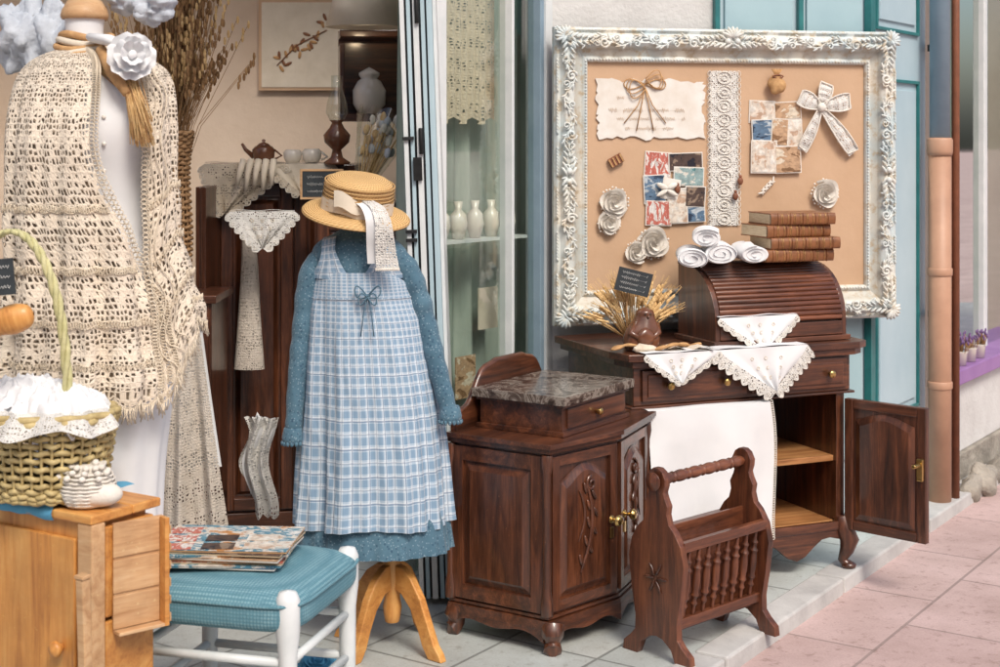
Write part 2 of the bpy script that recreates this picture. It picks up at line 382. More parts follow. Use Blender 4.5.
def rose(b,c,r,m,M=None,seed=0):
    old=b.M; b.M=b.M@Matrix.Translation(c)
    if M is not None: b.M=b.M@M
    ph=seed*1.7
    def fn(u,v):
        u=u**.8; a=u*2*pi*3.6+ph; q=r*(.10+.72*u)
        ruff=math.sin(a*3.3+ph)*.5+.5
        rad=q+v*r*(.10+.20*u)*(.7+.6*ruff)
        y=-(.52-.42*u)*r - v*r*(.30-.22*u) + .05*r*math.sin(a*5)*v
        if v<.01: y+=.12*r
        return Vector((rad*math.cos(a),y,rad*math.sin(a)))
    b.grid(fn,130,4,m,su=.5,sv=.05)
    b.lathe([(0,0),(r*.8,0)],m,(0,-.02*r,0),20,M=rot(90,'X'))
    for k in range(26):
        a=2*pi*k/26; q=r*(.98+.07*math.sin(k*2.1)); b.ball((q*math.cos(a),-.10*r,q*math.sin(a)),(r*.085,r*.05,r*.085),m,n=6,k=4)
    b.M=old
def petalflower(b,c,r,m,M=None):
    old=b.M; b.M=b.M@Matrix.Translation(c)
    if M is not None: b.M=b.M@M
    for L in range(3):
        for k in range(6):
            a=k*pi/3+L*.5; s_=r*(1-.25*L)
            def fn(u,v,a=a,s_=s_,L=L,k_=k):
                w=(u-.5)*s_*1.15*math.sin(pi*min(1,v*.75+.08))**.8; q=v*s_
                y=-L*.16*r-.30*r*v*v*(1+L*.5)+.22*abs(u-.5)*r*v+.05*r*math.sin(u*9+k_*2+v*5)*v
                return Vector((q*math.cos(a)-w*math.sin(a),y,q*math.sin(a)+w*math.cos(a)))
            b.grid(fn,8,8,m,su=.1,sv=.1)
    b.ball((0,-.5*r,0),r*.16,m,nz=.4,ns=60); b.M=old
def scrollpts(c,r,a0,turns,n=14,shrink=.75,plane='xz',d=1):
    out=[]
    for i in range(n+1):
        t=i/n; a=a0+d*turns*2*pi*t; q=r*(1-shrink*t)
        out.append((c[0]+q*math.cos(a),c[1],c[2]+q*math.sin(a)) if plane=='xz' else (c[0],c[1]+q*math.cos(a),c[2]+q*math.sin(a)))
    return out
def panel(b,x0,x1,z0,z1,y,m1,m2,st=.03,d=.012,arch=0):
    b.box((x0,y-d,z0),(x0+st,y,z1),m1); b.box((x1-st,y-d,z0),(x1,y,z1),m1)
    b.box((x0+st,y-d,z1-st),(x1-st,y,z1),m2); b.box((x0+st,y-d,z0),(x1-st,y,z0+st),m2)
    a,c,e,g=x0+st+.008,x1-st-.008,z0+st+.008,z1-st-.008
    def ring(i):
        if not arch: return [(a+i,e+i),(c-i,e+i),(c-i,g-i),(a+i,g-i)]
        w=(c-a)/2; P=[(a+i,e+i),(c-i,e+i),(c-i,g-i-arch)]
        for k in range(1,12):
            t=k/12; P.append((c-i-(2*w-2*i)*t,g-i-arch+arch*math.sin(pi*t)**1.3))
        P.append((a+i,g-i-arch)); return P
    r0=[b.v((p[0],y-.002,p[1])) for p in ring(0)]; r1=[b.v((p[0],y-.004,p[1])) for p in ring(.006)]
    r2=[b.v((p[0],y-d-.002,p[1])) for p in ring(.022)]
    n=len(r0)
    for A,C in ((r0,r1),(r1,r2)):
        for i in range(n): b.f([A[i],A[(i+1)%n],C[(i+1)%n],C[i]],m1)
    b.f(r2,m1)
# ---------------------------------------------------------------- setting
b=B(); b.box((-200,-200,-.3),(200,200,-.05),pavers); b.done('street_pavement')
kd=Vector((.5547,.8321,0)); k0=Vector((.73-.12,4.55+.08,0))
a=k0-kd*4; c=k0+kd*12
b=B(); b.prism([(a.x,a.y),(c.x,c.y),(-7,c.y),(-7,a.y)],-.29,0,floort,'xy'); b.done('shop_threshold_floor')
b=B()
x=-4.0
while x<12:
    b.box((x,-.11,-.28),(x+.985,.005,.006),kerbm); x+=1.0
b.done('kerb',F(k0.x,k0.y,0,math.degrees(math.atan2(kd.y,kd.x))),bevel=.008)
shop=empty('shop_building')
b=B(); b.box((0,0,0),(.68,.2,3.2),stucco)
b.box((.68,-.004,0),(1.336,.2,3.21),tealpaint2)
for x in (.675,1.03): b.box((x,-.03,0),(x+.022,.01,3.2),greenpaint)
b.box((.72,-.018,.3),(1.01,0,3.1),tealpaint); b.box((1.07,-.018,.3),(1.31,0,3.1),tealpaint)
b.done('splayed_wall',F(.19,5.79,0,12),bevel=.003,parent=shop)
b=B(); b.box((0.0,0,0),(.755,.3,3.22),tealpaint2)
b.box((0,-.035,0),(.755,0,.2),tealpaint); b.box((-.02,-.03,.2),(.03,.0,3.2),greenpaint)
def mould(b,x0,x1,z0,z1,y,m1,m2):
    w=.014
    for A in ((x0,z0,x0+w,z1),(x1-w,z0,x1,z1)): b.box((A[0],y-.014,A[1]),(A[2],y,A[3]),m1)
    b.box((x0+w,y-.014,z0),(x1-w,y,z0+w),m1); b.box((x0+w,y-.014,z1-w),(x1-w,y,z1),m1)
    b.box((x0+.045,y-.01,z0+.045),(x1-.045,y,z1-.045),m2)
mould(b,.1,.64,.42,1.86,0,greenpaint,tealpaint2); mould(b,.1,.64,2.06,3.0,0,greenpaint,tealpaint2)
b.done('painted_pilaster',F(1.497,6.068,0,56),bevel=.002,parent=shop)
# display window
b=B(); L=.678
b.box((.0,0,0),(.05,.08,3.0),whitepaint); b.box((L-.03,-.01,0),(L+.06,.09,3.0),whitepaint)
b.box((.44,.0,.1),(.455,.06,3.0),whitepaint); b.box((.455,.01,.1),(.463,.05,3.0),blackp); b.box((L-.055,.0,.1),(L-.03,.06,3.0),bluepipe)
b.box((.05,0,0),(.44,.07,.1),whitepaint); b.box((.463,0,0),(L-.055,.07,.1),whitepaint)
b.pane(.05,.44,.033,.1,3.0,glass); b.pane(.463,L-.055,.033,.1,3.0,glass)
b.box((0,-.01,3.0),(L+.06,.1,3.2),tealpaint)
b.done('display_window',F(-.22,5.25,0,52.8),bevel=.002,parent=shop)
b=B()
b.grid(lambda u,v:Vector((.07+u*1.25,.24+.02*math.sin(u*75+.3*math.sin(v*3))+.012*math.sin(u*33+v*4),v*2.9)),200,10,backingm,su=1.2,sv=3)  # rippled sheet added behind the glass, coloured like street reflections
b.grid(lambda u,v:Vector((.16+u*.36,.15+.012*math.sin(u*60),1.70+v*.95-.04*abs(math.sin(u*10))*(v<.1))),60,10,lcream,su=.4,sv=.9)
b.done('reflection_curtain',F(-.22,5.25,0,52.8),parent=shop)
b=B()
b.box((.06,.06,1.22),(.62,.14,1.232),whitepaint)
for i in range(5):
    x=.14+i*.10; b.lathe([(.02,0),(.035,.05),(.03,.09),(.012,.11),(.018,.14)],porcelain,(x,.1,1.233),16)
for i,(x,z) in enumerate(((.2,.85),(.36,.7),(.5,.95))): b.box((x-.06,.16,z-.08),(x+.06,.165,z+.08),(cream,ph[2],cream)[i])
b.done('window_display_shelf',F(-.22,5.25,0,52.8),parent=shop)
# folded shutters
b=B(); x=0
for w,m,d in ((.016,whitepaint,0),(.007,blackp,.02),(.014,tealpaint2,.005),(.008,blackp,.02),(.02,whitepaint,0),(.007,blackp,.02),(.015,tealpaint2,.004),(.006,blackp,.02),(.020,tealpaint2,-.004),(.013,whitepaint,.01)):
    b.box((x,d,.02),(x+w-.0008,.3,2.9),m); x+=w
for z in (.5,1.25,1.28,1.6): b.box((-.004,-.012,z),(.035,.01,z+.012),blackp)
for z in (.42,1.55,2.0): b.lathe([(.008,0),(.008,.09)],iron,(.06,-.008,z),10)
b.box((.03,-.012,1.46),(.06,-.004,1.54),iron)
b.done('folding_shutters',F(-.275,5.1,0,0)@rot(-2,'Y'),bevel=.001)
b=B(); b.box((-6,7.2,0),(1.2,7.4,3.3),plaster); b.box((-6.2,1.5,0),(-6,7.4,3.3),plaster)
b.box((-3.2,5.2,0),(-3.0,7.2,3.3),plaster)
b.box((-5.9,5.95,3.31),(1.1,7.45,3.4),plaster)  # partial ceiling out of view, added to darken the back wall
b.done('interior_walls',parent=shop)
b=B()
b.box((-.12,-.02,2.75),(2.9,.25,3.3),tealpaint,F(-2.1,2.6,0,52.8))
b.box((-.12,-.05,3.3),(2.9,.3,3.38),whitepaint,F(-2.1,2.6,0,52.8))
b.done('shopfront_fascia',parent=shop,bevel=.004)
nb=empty('townhouse')
b=B()
b.box((0,0,-.05),(.16,.3,6),pinkbuild); b.box((.16,0,2.9),(6,.3,6),pinkbuild); b.box((1.9,0,-.05),(6,.3,2.9),pinkbuild)
b.box((.16,-.02,0.12),(1.9,.28,.46),stucco); b.box((.02,-.04,-.05),(1.9,.28,.12),stone)
b.box((.1,-.07,.46),(1.95,.25,.53),purple)
b.box((.16,.06,.53),(.22,.12,2.9),whitepaint); b.box((1.0,.06,.53),(1.06,.12,2.9),whitepaint); b.box((1.84,.06,.53),(1.9,.12,2.9),whitepaint)
b.pane(.22,1.0,.09,.53,2.9,glass); b.pane(1.06,1.84,.09,.53,2.9,glass)
b.box((.1,.5,0),(1.95,.6,2.9),backingm); b.box((.3,.3,1.3),(.8,.32,2.3),darkm)
b.done('facade',F(1.99,6.79,0,56),bevel=.006,parent=nb)
b=B()
for i in range(3):
    x=.32+i*.15; b.lathe([(.028,0),(.034,.06),(.038,.065)],porcelain,(x,-.02,.532),14)
    for j in range(26):
        a=R.random()*6.28; q=R.random()*.035; p=(x+q*math.cos(a),-.02+q*math.sin(a),.59)
        t=(p[0]+q*math.cos(a)*.5,p[1]+q*math.sin(a)*.5,.625+R.random()*.04)
        b.tube([p,t],.002,dried,4); b.ball(t,(.005,.005,.01),lav,n=6,k=4)
b.done('lavender_pots',F(1.99,6.79,0,56))
b=B()
for k,(x,y,s) in enumerate(((.1,-.13,.08),(.27,-.14,.1),(.45,-.12,.07),(.6,-.13,.09))): b.ball((x,y,-.05+s*.5),(s,s*.6,s*.7),stone,nz=.5,ns=14,n=16,k=10)
b.done('stone_blocks',F(1.99,6.79,0,56))
b=B()
b.lathe([(.05,-.05),(.05,1.58)],terr,(0,0,0),24); b.lathe([(.044,1.58),(.044,4)],bluepipe,(0,0,0),24)
b.lathe([(.053,1.53),(.056,1.55),(.056,1.6),(.05,1.61)],terr,(0,0,0),24)
for z in (.5,1.0): b.lathe([(.052,z),(.055,z+.005),(.055,z+.03),(.052,z+.035)],terr,(0,0,0),24)
b.box((-.012,.03,2.0),(.012,.15,2.03),iron); b.box((-.01,.03,.8),(.01,.15,.83),iron)
b.lathe([(.018,-.05),(.018,4)],redbrown,(.085,.05,0),12)
b.done('drainpipe',F(1.945,6.56))
ob=empty('reflection_townhouse'); b=B()  # unseen house behind the camera, added for reflections in the glass
b.box((-14,-9,-.05),(14,-8,6),stucco)
for i in range(9):
    for z in (.9,3.6):
        x=-12+i*2.8; b.box((x,-8.02,z),(x+1.2,-7.97,z+1.7),darkm); b.box((x-.1,-8.0,z-.12),(x+1.3,-7.9,z-.02),stone)
        b.box((x-.55,-8.0,z),(x-.03,-7.95,z+1.7),tealpaint); b.box((x+1.23,-8.0,z),(x+1.75,-7.95,z+1.7),tealpaint)
b.done('facade',parent=ob)
# ---------------------------------------------------------------- pinboard
b=B(); W,H=1.42,1.15
prof=[(0,.02),(0,-.01),(.01,-.024),(.022,-.02),(.04,-.04),(.06,-.046),(.075,-.034),(.085,-.022),(.11,-.01),(.12,-.018),(.13,-.016),(.135,-.004),(.135,.02)]
rings=[]
for d,y in prof: rings.append([b.v(p) for p in ((d,y,d),(W-d,y,d),(W-d,y,H-d),(d,y,H-d))])
for i in range(len(rings)-1):
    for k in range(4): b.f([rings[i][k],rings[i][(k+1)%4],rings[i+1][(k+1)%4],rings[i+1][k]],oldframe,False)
b.box((.13,.0,.13),(W-.13,.018,H-.13),kraft); b.box((.02,.02,.02),(W-.02,.035,H-.02),dwx)
def leaf(x,z,ang,l,w,y=-.05,m=oldframe,th=.012):
    b.ball((x,y,z),(l,th,w),m,M=Matrix.Rotation(-ang,4,'Y'),n=9,k=6)
def side(t):
    P=[((0,0),(1,0),W),((W,0),(0,1),H),((W,H),(-1,0),W),((0,H),(0,-1),H)]
    for o,d,L in P:
        if t<=L: return o,d,L,t
        t-=L
    return P[-1][0],P[-1][1],H,H
per=2*(W+H); t=.02
while t<per:
    o,d,L,s=side(t); nrm=(-d[1],d[0]); ang=math.atan2(d[1],d[0])
    def pt(s,q): return o[0]+d[0]*s+nrm[0]*q, o[1]+d[1]*s+nrm[1]*q
    x,z=pt(s,.124)
    if .125<s<L-.125: b.ball((x,-.02,z),.0045,oldframe,n=6,k=4)
    x,z=pt(s,.010)
    if math.sin(t*38)>-.6: leaf(x,z,ang+.3,.010,.004,-.026,th=.005)
    if .1<s<L-.1:
        ph_=s*2*pi/.16; sg=1 if int(t/.014)%2 else -1
        x,z=pt(s,.052+.018*math.sin(ph_)+sg*.008); leaf(x,z,ang+.8*math.cos(ph_)+sg*.6,.013,.0042,-.046,th=.006)
    t+=.0125
for o,d,L in (((0,0),(1,0),W),((W,0),(0,1),H),((W,H),(-1,0),W),((0,H),(0,-1),H)):
    nrm=(-d[1],d[0]); P=[]
    n=int(L/.008)
    for i in range(n):
        s=.1+(L-.2)*i/(n-1); q=.052+.02*math.sin(s*2*pi/.16); P.append((o[0]+d[0]*s+nrm[0]*q,-.046,o[1]+d[1]*s+nrm[1]*q))
    b.tube(P,.0042,oldframe,6)
    k=0; s=.14
    while s<L-.12:
        q=.052-.012*(1 if k%2 else -1)
        b.tube(scrollpts((o[0]+d[0]*s+nrm[0]*q,-.048,o[1]+d[1]*s+nrm[1]*q),.016,math.atan2(d[1],d[0]),1.3,12,.8,d=1 if k%2 else -1),.0038,oldframe,6)
        s+=.08; k+=1
    for s0,dr_ in ((.03,1),(L-.03,-1),(L/2,1),(L/2,-1)):
        for j in range(6):
            s=s0+dr_*(.02+.022*j); sc_=1-.09*j
            for sg in (-1,1):
                x,z=(o[0]+d[0]*s+nrm[0]*(.05+sg*.018*sc_),o[1]+d[1]*s+nrm[1]*(.05+sg*.018*sc_))
                a_=math.atan2(d[1]*dr_,d[0]*dr_)+sg*dr_*.6; leaf(x,z,a_,.022*sc_,.0065*sc_,-.05,th=.009)
        s=s0+dr_*.02; b.ball((o[0]+d[0]*s+nrm[0]*.05,-.052,o[1]+d[1]*s+nrm[1]*.05),(.013,.012,.013),oldframe)
        s=s0+dr_*.16; b.tube(scrollpts((o[0]+d[0]*s+nrm[0]*.06,-.05,o[1]+d[1]*s+nrm[1]*.06),.022,0,1.4,14,.82,d=dr_),.005,oldframe,6)
for cx,cz,a0 in ((0,0,45),(W,0,135),(W,H,225),(0,H,315)):
    a0=math.radians(a0); ux,uz=math.cos(a0),math.sin(a0)
    for k in range(-3,4): a=a0+pi+k*.38; leaf(cx+ux*.055+math.cos(a)*.022,cz+uz*.055+math.sin(a)*.022,a,.024,.008,-.045,th=.012)
for k in range(-3,4): a=pi/2+k*.4; leaf(W/2+math.cos(a)*.025,H-.03+math.sin(a)*.015,a,.026,.008,-.052,th=.013)
def K(px,py): return ((px-552)*.00404,(330-py)*.00374)
pts=[]; x0,z0=K(595,137); x1,z1=K(702,77)
for (ax,az),(bx,bz) in (((x0,z0),(x1,z0)),((x1,z0),(x1,z1)),((x1,z1),(x0,z1)),((x0,z1),(x0,z0))):
    for i in range(20):
        f=i/20; pts.append((ax+(bx-ax)*f+R.uniform(-.010,.010),az+(bz-az)*f+R.uniform(-.010,.010)))
b.prism(pts,-.008,-.004,paper)
def script(b,x,z,L,m,y=-.010,h=.007,r=.0008):
    n=int(L/.0016); P=[]
    for k in range(n):
        q=k*.0016; w=math.sin(q*60+x*9)>-.75
        P.append((x+q,y,z+(h*(.35+.65*abs(noise.noise(Vector((q*90,z*50,1)))*1.8))*math.sin(q*900) if w else 0)))
        if not w and len(P)>2: b.tube(P[:-1],r,m,3); P=[]
    if len(P)>2: b.tube(P,r,m,3)
for i,(px,py,L) in enumerate(((614,95,.12),(606,108,.31),(614,117,.28),(622,127,.2))):
    x,z=K(px,py); script(b,x,z,L,raffia,h=.012,r=.0005)
x,z=K(642,84)
for sg in (1,-1):
    for q in range(3):
        lp=[(x+sg*(.0+.085*math.sin(pi*k/12))*(1-.12*q),-.012-.004*q,z+(.025+.01*q)*math.sin(2*pi*k/12)*sg*.8+.012+.01*q*sg) for k in range(13)]
        b.tube(lp,.0022,raffia,5)
    b.tube([(x,-.014,z),(x+sg*.03,-.016,z-.07),(x+sg*.085,-.014,z-.14)],.0022,raffia,5)
    b.tube([(x,-.014,z),(x+sg*.015,-.016,z-.07),(x+sg*.035,-.014,z-.17)],.0022,raffia,5)
xa,za=K(708,229); xb,zb=K(738,66)
b.grid(lambda u,v:Vector((xa+(xb-xa)*u,-.006,za+(zb-za)*v)),10,90,lwhite,su=.12,sv=.62)
for v in range(26):
    for x in (xa,xb): b.tube([(x+.008*math.cos(a),-.008,za+(zb-za)*v/26+.012+.011*math.sin(a)) for a in [k*pi/4 for k in range(8)]],.0015,crochetw,4,True)
for v in range(11):
    zz=za+(zb-za)*(v+.5)/11; xm=(xa+xb)/2
    b.tube([(xm+.03*math.cos(k*pi/6),-.009,zz+.024*math.sin(k*pi/6)) for k in range(12)],.002,crochetw,5,True)
    b.tube([(xm+.014*math.cos(k*pi/4),-.009,zz+.011*math.sin(k*pi/4)) for k in range(8)],.002,crochetw,5,True)
def card(px0,py0,px1,py1,m,a=0,y=-.006,bord=None):
    x0,z1=K(px0,py0); x1,z0=K(px1,py1); cx,cz=(x0+x1)/2,(z0+z1)/2
    MM=Matrix.Translation((cx,0,cz))@Matrix.Rotation(math.radians(a),4,'Y')@rot(R.uniform(-2,2),'Z')
    w,h=(x1-x0)/2,(z1-z0)/2
    b.box((-w-.004,y+.001,-h-.004),(w+.004,y+.003,h+.004),bord or paper,MM)
    b.box((-w,y-.001,-h),(w,y+.001,h),m,MM)
card(643,152,668,178,ph[1],4,-.006); card(667,153,700,170,ph[3],-2,-.009); card(672,168,701,186,ph[4],2,-.012)
card(642,176,662,204,ph[0],-3,-.010); card(660,180,676,200,paper,10,-.016); card(644,203,668,227,ph[1],2,-.013); card(666,190,684,225,ph[5],-2,-.016); card(683,188,702,208,ph[3],3,-.018); card(681,207,702,224,ph[0],-3,-.015)
for sg in (-1,1):
    x,z=K(663,190); b.ball((x+sg*.02,-.03,z+.012),(.024,.008,.011),crochetw,M=rot(-25*sg,'Y')); b.ball((x+sg*.02,-.03,z-.014),(.026,.006,.009),crochetw,M=rot(30*sg,'Y'))
card(750,98,775,120,ph[5],2,-.006); card(776,99,802,116,ph[2],-3,-.009); card(752,118,772,140,ph[0],-2,-.011); card(772,117,788,144,ph[2],3,-.014); card(787,118,803,145,ph[5],-2,-.012)
card(751,140,776,173,ph[5],1,-.016); card(776,146,801,173,ph[2],-2,-.018)
for px,py,r in ((611,203,.056),(606,225,.044),(650,246,.06),(633,255,.042),(827,196,.056)):
    x,z=K(px,py); rose(b,(x,-.012,z),r,crochetw,seed=int(px))
x,z=K(613,160); b.box((-.028,-.012,-.018),(.028,0,.018),redbrown,Matrix.Translation((x,-.006,z))@Matrix.Rotation(-.5,4,'Y'))
for k in range(4): b.box((-.028+k*.016,-.016,-.016),(-.022+k*.016,-.012,.016),raffia,Matrix.Translation((x,-.006,z))@Matrix.Rotation(-.5,4,'Y'))
for px,py in ((674,190),(733,198),(738,182)):
    x,z=K(px,py); b.ball((x,-.024,z),(.012,.008,.016),redbrown); b.ball((x,-.024,z+.018),(.007,.006,.007),redbrown)
x,z=K(775,80); b.ball((x,-.03,z),(.036,.02,.036),raffia,nz=.3,ns=30,n=20,k=14)
for k in range(7): b.tube([(x,-.03,z+.03),(x+(k-3)*.007,-.034,z+.06)],.003,raffia,5)
b.tube([(x+.022*math.cos(k*pi/5),-.045,z+.03+.006*math.sin(k*pi/5)) for k in range(10)],.003,redbrown,5,True)
x,z=K(822,104)
def bowloop(ang,L,w):
    old=b.M; b.M=b.M@Matrix.Translation((x,-.02,z))@Matrix.Rotation(-math.radians(ang),4,'Y')
    b.grid(lambda u,v:Vector((v*L,-.016*math.sin(pi*v)*(1-.5*abs(2*u-1))-.003*math.sin(v*26),(2*u-1)*w*(.22+math.sin(pi*min(1,v*.62+.05))**1.2*.9)*(1+.06*math.sin(v*40)))),12,18,lwhite,su=w*2,sv=L)
    P=[]
    for k in range(37):
        v=k/18 if k<=18 else (36-k)/18; u=1 if k<=18 else 0
        P.append((v*L,-.02*math.sin(pi*v)*.5-.004,(2*u-1)*w*(.22+math.sin(pi*min(1,v*.62+.05))**1.2*.9)))
    b.tube(P,.003,crochetw,6); b.M=old
bowloop(155,.10,.03); bowloop(75,.10,.026); bowloop(12,.13,.03); bowloop(-115,.19,.02); bowloop(-52,.23,.024)
b.ball((x,-.032,z),(.018,.014,.018),crochetw)
x,z=K(767,190)
for k in range(8): leaf(x-.024+k*.007,z-.018+k*.007,.8+(k%2)*1.2-.6,.018,.004,-.012,crochetw,.003)
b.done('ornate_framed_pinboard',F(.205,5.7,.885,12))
# ---------------------------------------------------------------- desk
FD=F(.50,5.2,0,23)
b=B()
b.prism([(-.08,.1),(-.06,-.01),(0,-.03),(.90,-.03),(.95,.0),(.96,.56),(-.08,.56)],.824,.85,dwx,'xy')
b.prism([(-.06,.1),(-.04,0),(.01,-.015),(.89,-.015),(.935,.01),(.935,.55),(-.06,.55)],.80,.823,dwx,'xy')
b.box((-.03,.012,.665),(.885,.54,.799),dwx)
b.box((-.045,.0,.655),(.90,.55,.664),dwx)
for x0,x1 in ((0.0,.43),(.45,.865)):
    b.box((x0,.0,.68),(x1,.012,.79),dwx); b.box((x0+.02,-.005,.695),(x1-.02,.0,.775),dwx)
    for q in (.1,.33): b.lathe([(.005,0),(.007,.012),(.014,.018),(.014,.026),(.004,.03)],brass,(x0+q,-.005,.735),14,M=rot(90,'X'))
b.box((-.02,.012,.14),(.02,.54,.655),dwz); b.box((.44,.02,.18),(.465,.53,.655),dwz); b.box((.825,.012,.14),(.86,.54,.655),dwz)
b.box((.02,.52,.14),(.825,.535,.655),dwz); b.box((.02,.02,.15),(.825,.52,.18),lwx); b.box((.465,.03,.40),(.825,.52,.422),lwx)
b.box((.02,.006,.186),(.44,.02,.65),dwz)
pl=[(-.02,.15)]+[(-.02+.88*i/24,.10+.03*math.cos(4*pi*i/24)-.02*math.cos(8*pi*i/24)) for i in range(25)]+[(.86,.15)]
b.prism(pl,-.004,.018,dwx)
b.box((-.02,-.008,.15),(.86,.012,.182),dwx)
for x,y,sx,sy in ((.845,.01,1,-1),(-.01,.01,-1,-1),(.84,.53,1,1),(-.01,.53,-1,1)):
    pts=[(x,y,.2),(x+.008*sx,y+.008*sy,.15),(x+.022*sx,y+.022*sy,.11),(x+.014*sx,y+.014*sy,.07),(x+.004*sx,y+.004*sy,.035),(x+.018*sx,y+.018*sy,.014),(x+.032*sx,y+.032*sy,.016)]
    b.tube(pts,[.03,.036,.036,.026,.018,.022,.012],dwz,10)
    b.ball((x+.02*sx,y+.02*sy,.016),(.028,.028,.016),dwz)
desk=b.done('writing_desk',FD,bevel=.004)
b=B(); L=.325
b.box((0,0,.155),(L,.02,.64),dwz); panel(b,0,L,.155,.64,-.0005,dwz,dwx,.035,.008,arch=.03)
b.box((L-.03,-.022,.38),(L-.005,-.009,.46),brass); b.lathe([(.008,0),(.008,.05)],brass,(L-.017,-.02,.44),10,M=rot(90,'X'))
b.tube([(0,.01,.25),(0,.01,.3)],.008,brass); b.tube([(0,.01,.5),(0,.01,.55)],.008,brass)
b.done('open_door',F(.848,-.012,0,-65.5),bevel=.003,parent=desk)
b=B(); D,HH=.27,.30
prf=[(0,0),(0,.075)]+[(.0+.2*(1-math.cos(a)),.075+.205*math.sin(a)) for a in [i*pi/2/10 for i in range(1,11)]]+[(D,.28),(D,0)]
b.prism(prf,0,.02,dwz,'yz'); b.prism(prf,.55,.57,dwz,'yz')
prs=[(p[0]*.94+.012,p[1]*.95) for p in prf]
b.prism(prs,.02,.55,darkm,'yz')
b.box((-.012,-.012,0),(.582,D+.01,.018),dwx); b.box((.02,-.002,.02),(.55,.01,.07),dwx)
for i in range(17):
    a=(i+.4)/17*pi/2; y=.006+.19*(1-math.cos(a)); z=.078+.2*math.sin(a)
    b.tube([(.02,y,z),(.55,y,z)],.0098,rwx,8)
b.box((.0,.18,.28),(.57,D+.005,.292),dwx)
b.tube([(.27,-.004,.1),(.29,-.012,.1),(.31,-.004,.1)],.004,brass)
b.done('rolltop_box',FD@F(.32,.04,.852),bevel=.002)
b=B(); z=0
for i in range(4):
    h=.046-.003*(i%2); a=(3,-2,4,-1)[i]; MM=F((-.01,.012,-.005,.01)[i],0,z,a); w=.29-.008*i; d=.19
    b.box((.0,.006,.004),(w-.006,d-.006,h-.004),pages,MM)
    b.box((0,0,0),(w,d,.004),leather,MM); b.box((0,0,h-.004),(w,d,h),leather,MM)
    old=b.M; b.M=b.M@MM
    def sp(u,v): a=(v-.5)*pi; return Vector((u*w,-.008*math.cos(a)+.002,h/2+h/2*math.sin(a)))
    b.grid(sp,20,8,leather)
    for k in range(5):
        x=.03+k*(w-.06)/4; b.tube([(x,-.0085*math.cos(q)+.001,h/2+(h/2)*math.sin(q)) for q in [(j/6-.5)*pi for j in range(7)]],.0028,leather,6)
        if k<4:
            for e in (.012,.018,(w-.06)/4-.012): b.tube([(x+e,-.0098*math.cos(q)+.0012,h/2+(h/2)*math.sin(q)) for q in [(j/6-.5)*pi for j in range(7)]],.0009,gold,4)
    b.M=old; z+=h+.001
b.done('leather_books',FD@F(.57,.08,1.146,-6),bevel=.001)
# folded/rolled towels: each a spiral-wound slab, lying on its side
b=B()
def rolled(b,c,w,r,a,sd,sq=.62):
    old=b.M; b.M=b.M@F(c[0],c[1],c[2]+r*sq,a)
    T=2.6
    def fn(u,v):
        t=u*T*2*pi; rr=r*(.16+.84*u**.8)
        x=(v-.5)*w*(1-.04*(1-u)*math.sin(pi*v)*0)
        e=1-.10*abs(2*v-1)**8
        k=1+.04*noise.noise(Vector((v*4+sd,math.cos(t)*.7,math.sin(t)*.7)))
        return Vector((x+.004*math.sin(t*2+sd)*(abs(2*v-1)>.9),rr*math.cos(t+sd)*e*k,rr*math.sin(t+sd)*sq*e*k+.008*noise.noise(Vector((v*3,sd,1)))))
    b.grid(fn,110,24,white,su=.5,sv=w)
    def core(u,v):
        t=u*2*pi; return Vector(((v-.5)*w*.955,r*.86*math.cos(t),r*.86*math.sin(t)*sq))
    V=b.grid(core,30,2,white,True); b.f(V[0],white); b.f(V[-1][::-1],white)
    b.M=old
rolled(b,(.02,.11,-.012),.26,.062,62,.4); rolled(b,(.13,.10,0),.27,.066,64,2.1); rolled(b,(.25,.08,0),.24,.056,70,4.2)
rolled(b,(.085,.11,.062),.26,.058,60,5.0)
b.done('folded_towels',FD@F(.28,.07,1.146))
def hang(b,M,w,h,m=white,ed=lwhite,skew=0,top=.06,ew=.03):
    old=b.M; b.M=b.M@M
    def S(u,v):
        hw=w*(1-v**1.15); x=(u*2-1)*hw+skew*v; z=-h*v
        return Vector((x,-.004-.014*math.sin(u*9+v*3)*v-.008*math.sin(u*21+1)*v,z))
    b.grid(lambda u,v:S(u,v*.999),30,18,m,su=w*2,sv=h)
    b.grid(lambda u,v:Vector(((u*2-1)*w,-.004+(top)*v,.003+.002*math.sin(u*12))),24,3,m,su=w*2,sv=top)
    per_=(w*w+h*h)**.5
    for sg in (0,1):
        d0=Vector(((1 if sg else -1)*h,0,-w)).normalized(); ns=max(5,int(per_/.028))
        def E(u,v,sg=sg,d0=d0,ns=ns):
            p=S(sg,v*.999); sc_=ew*(.72+.38*abs(math.sin(v*pi*ns)))
            return p+d0*(u*sc_)+Vector((0,-.003*math.sin(v*pi*ns)*u,0))
        b.grid(E,5,ns*8,ed,su=ew,sv=per_)
        b.tube([E(1,k/(ns*8)) for k in range(ns*8+1)],.0014,crochetw,4)
        for k in range(ns):
            c=E(.55,(k+.5)/ns); b.tube([c+Vector((.006*math.cos(j*pi/4),-.001,.006*math.sin(j*pi/4))) for j in range(8)],.0013,crochetw,4,True)
    for k in range(9):
        u=.3+.4*(k%3)/2; v=.25+.22*(k//3); p=S(u,v)
        b.tube([(p.x+.006*math.cos(j*pi/3),p.y-.001,p.z+.006*math.sin(j*pi/3)) for j in range(6)],.0012,crochet,4,True)
    b.M=old
b=B(); hang(b,FD@F(.49,.022,.958),.165,.13,skew=.03,top=.03,ew=.02); b.done('embroidered_doily')
b=B(); hang(b,FD@F(.47,-.038,.853),.19,.16,skew=.05,top=.07,ew=.045); b.done('embroidered_doily')
b=B(); hang(b,FD@F(.14,-.038,.853),.15,.105,skew=-.01,top=.1,ew=.018); b.done('embroidered_doily')
b=B()
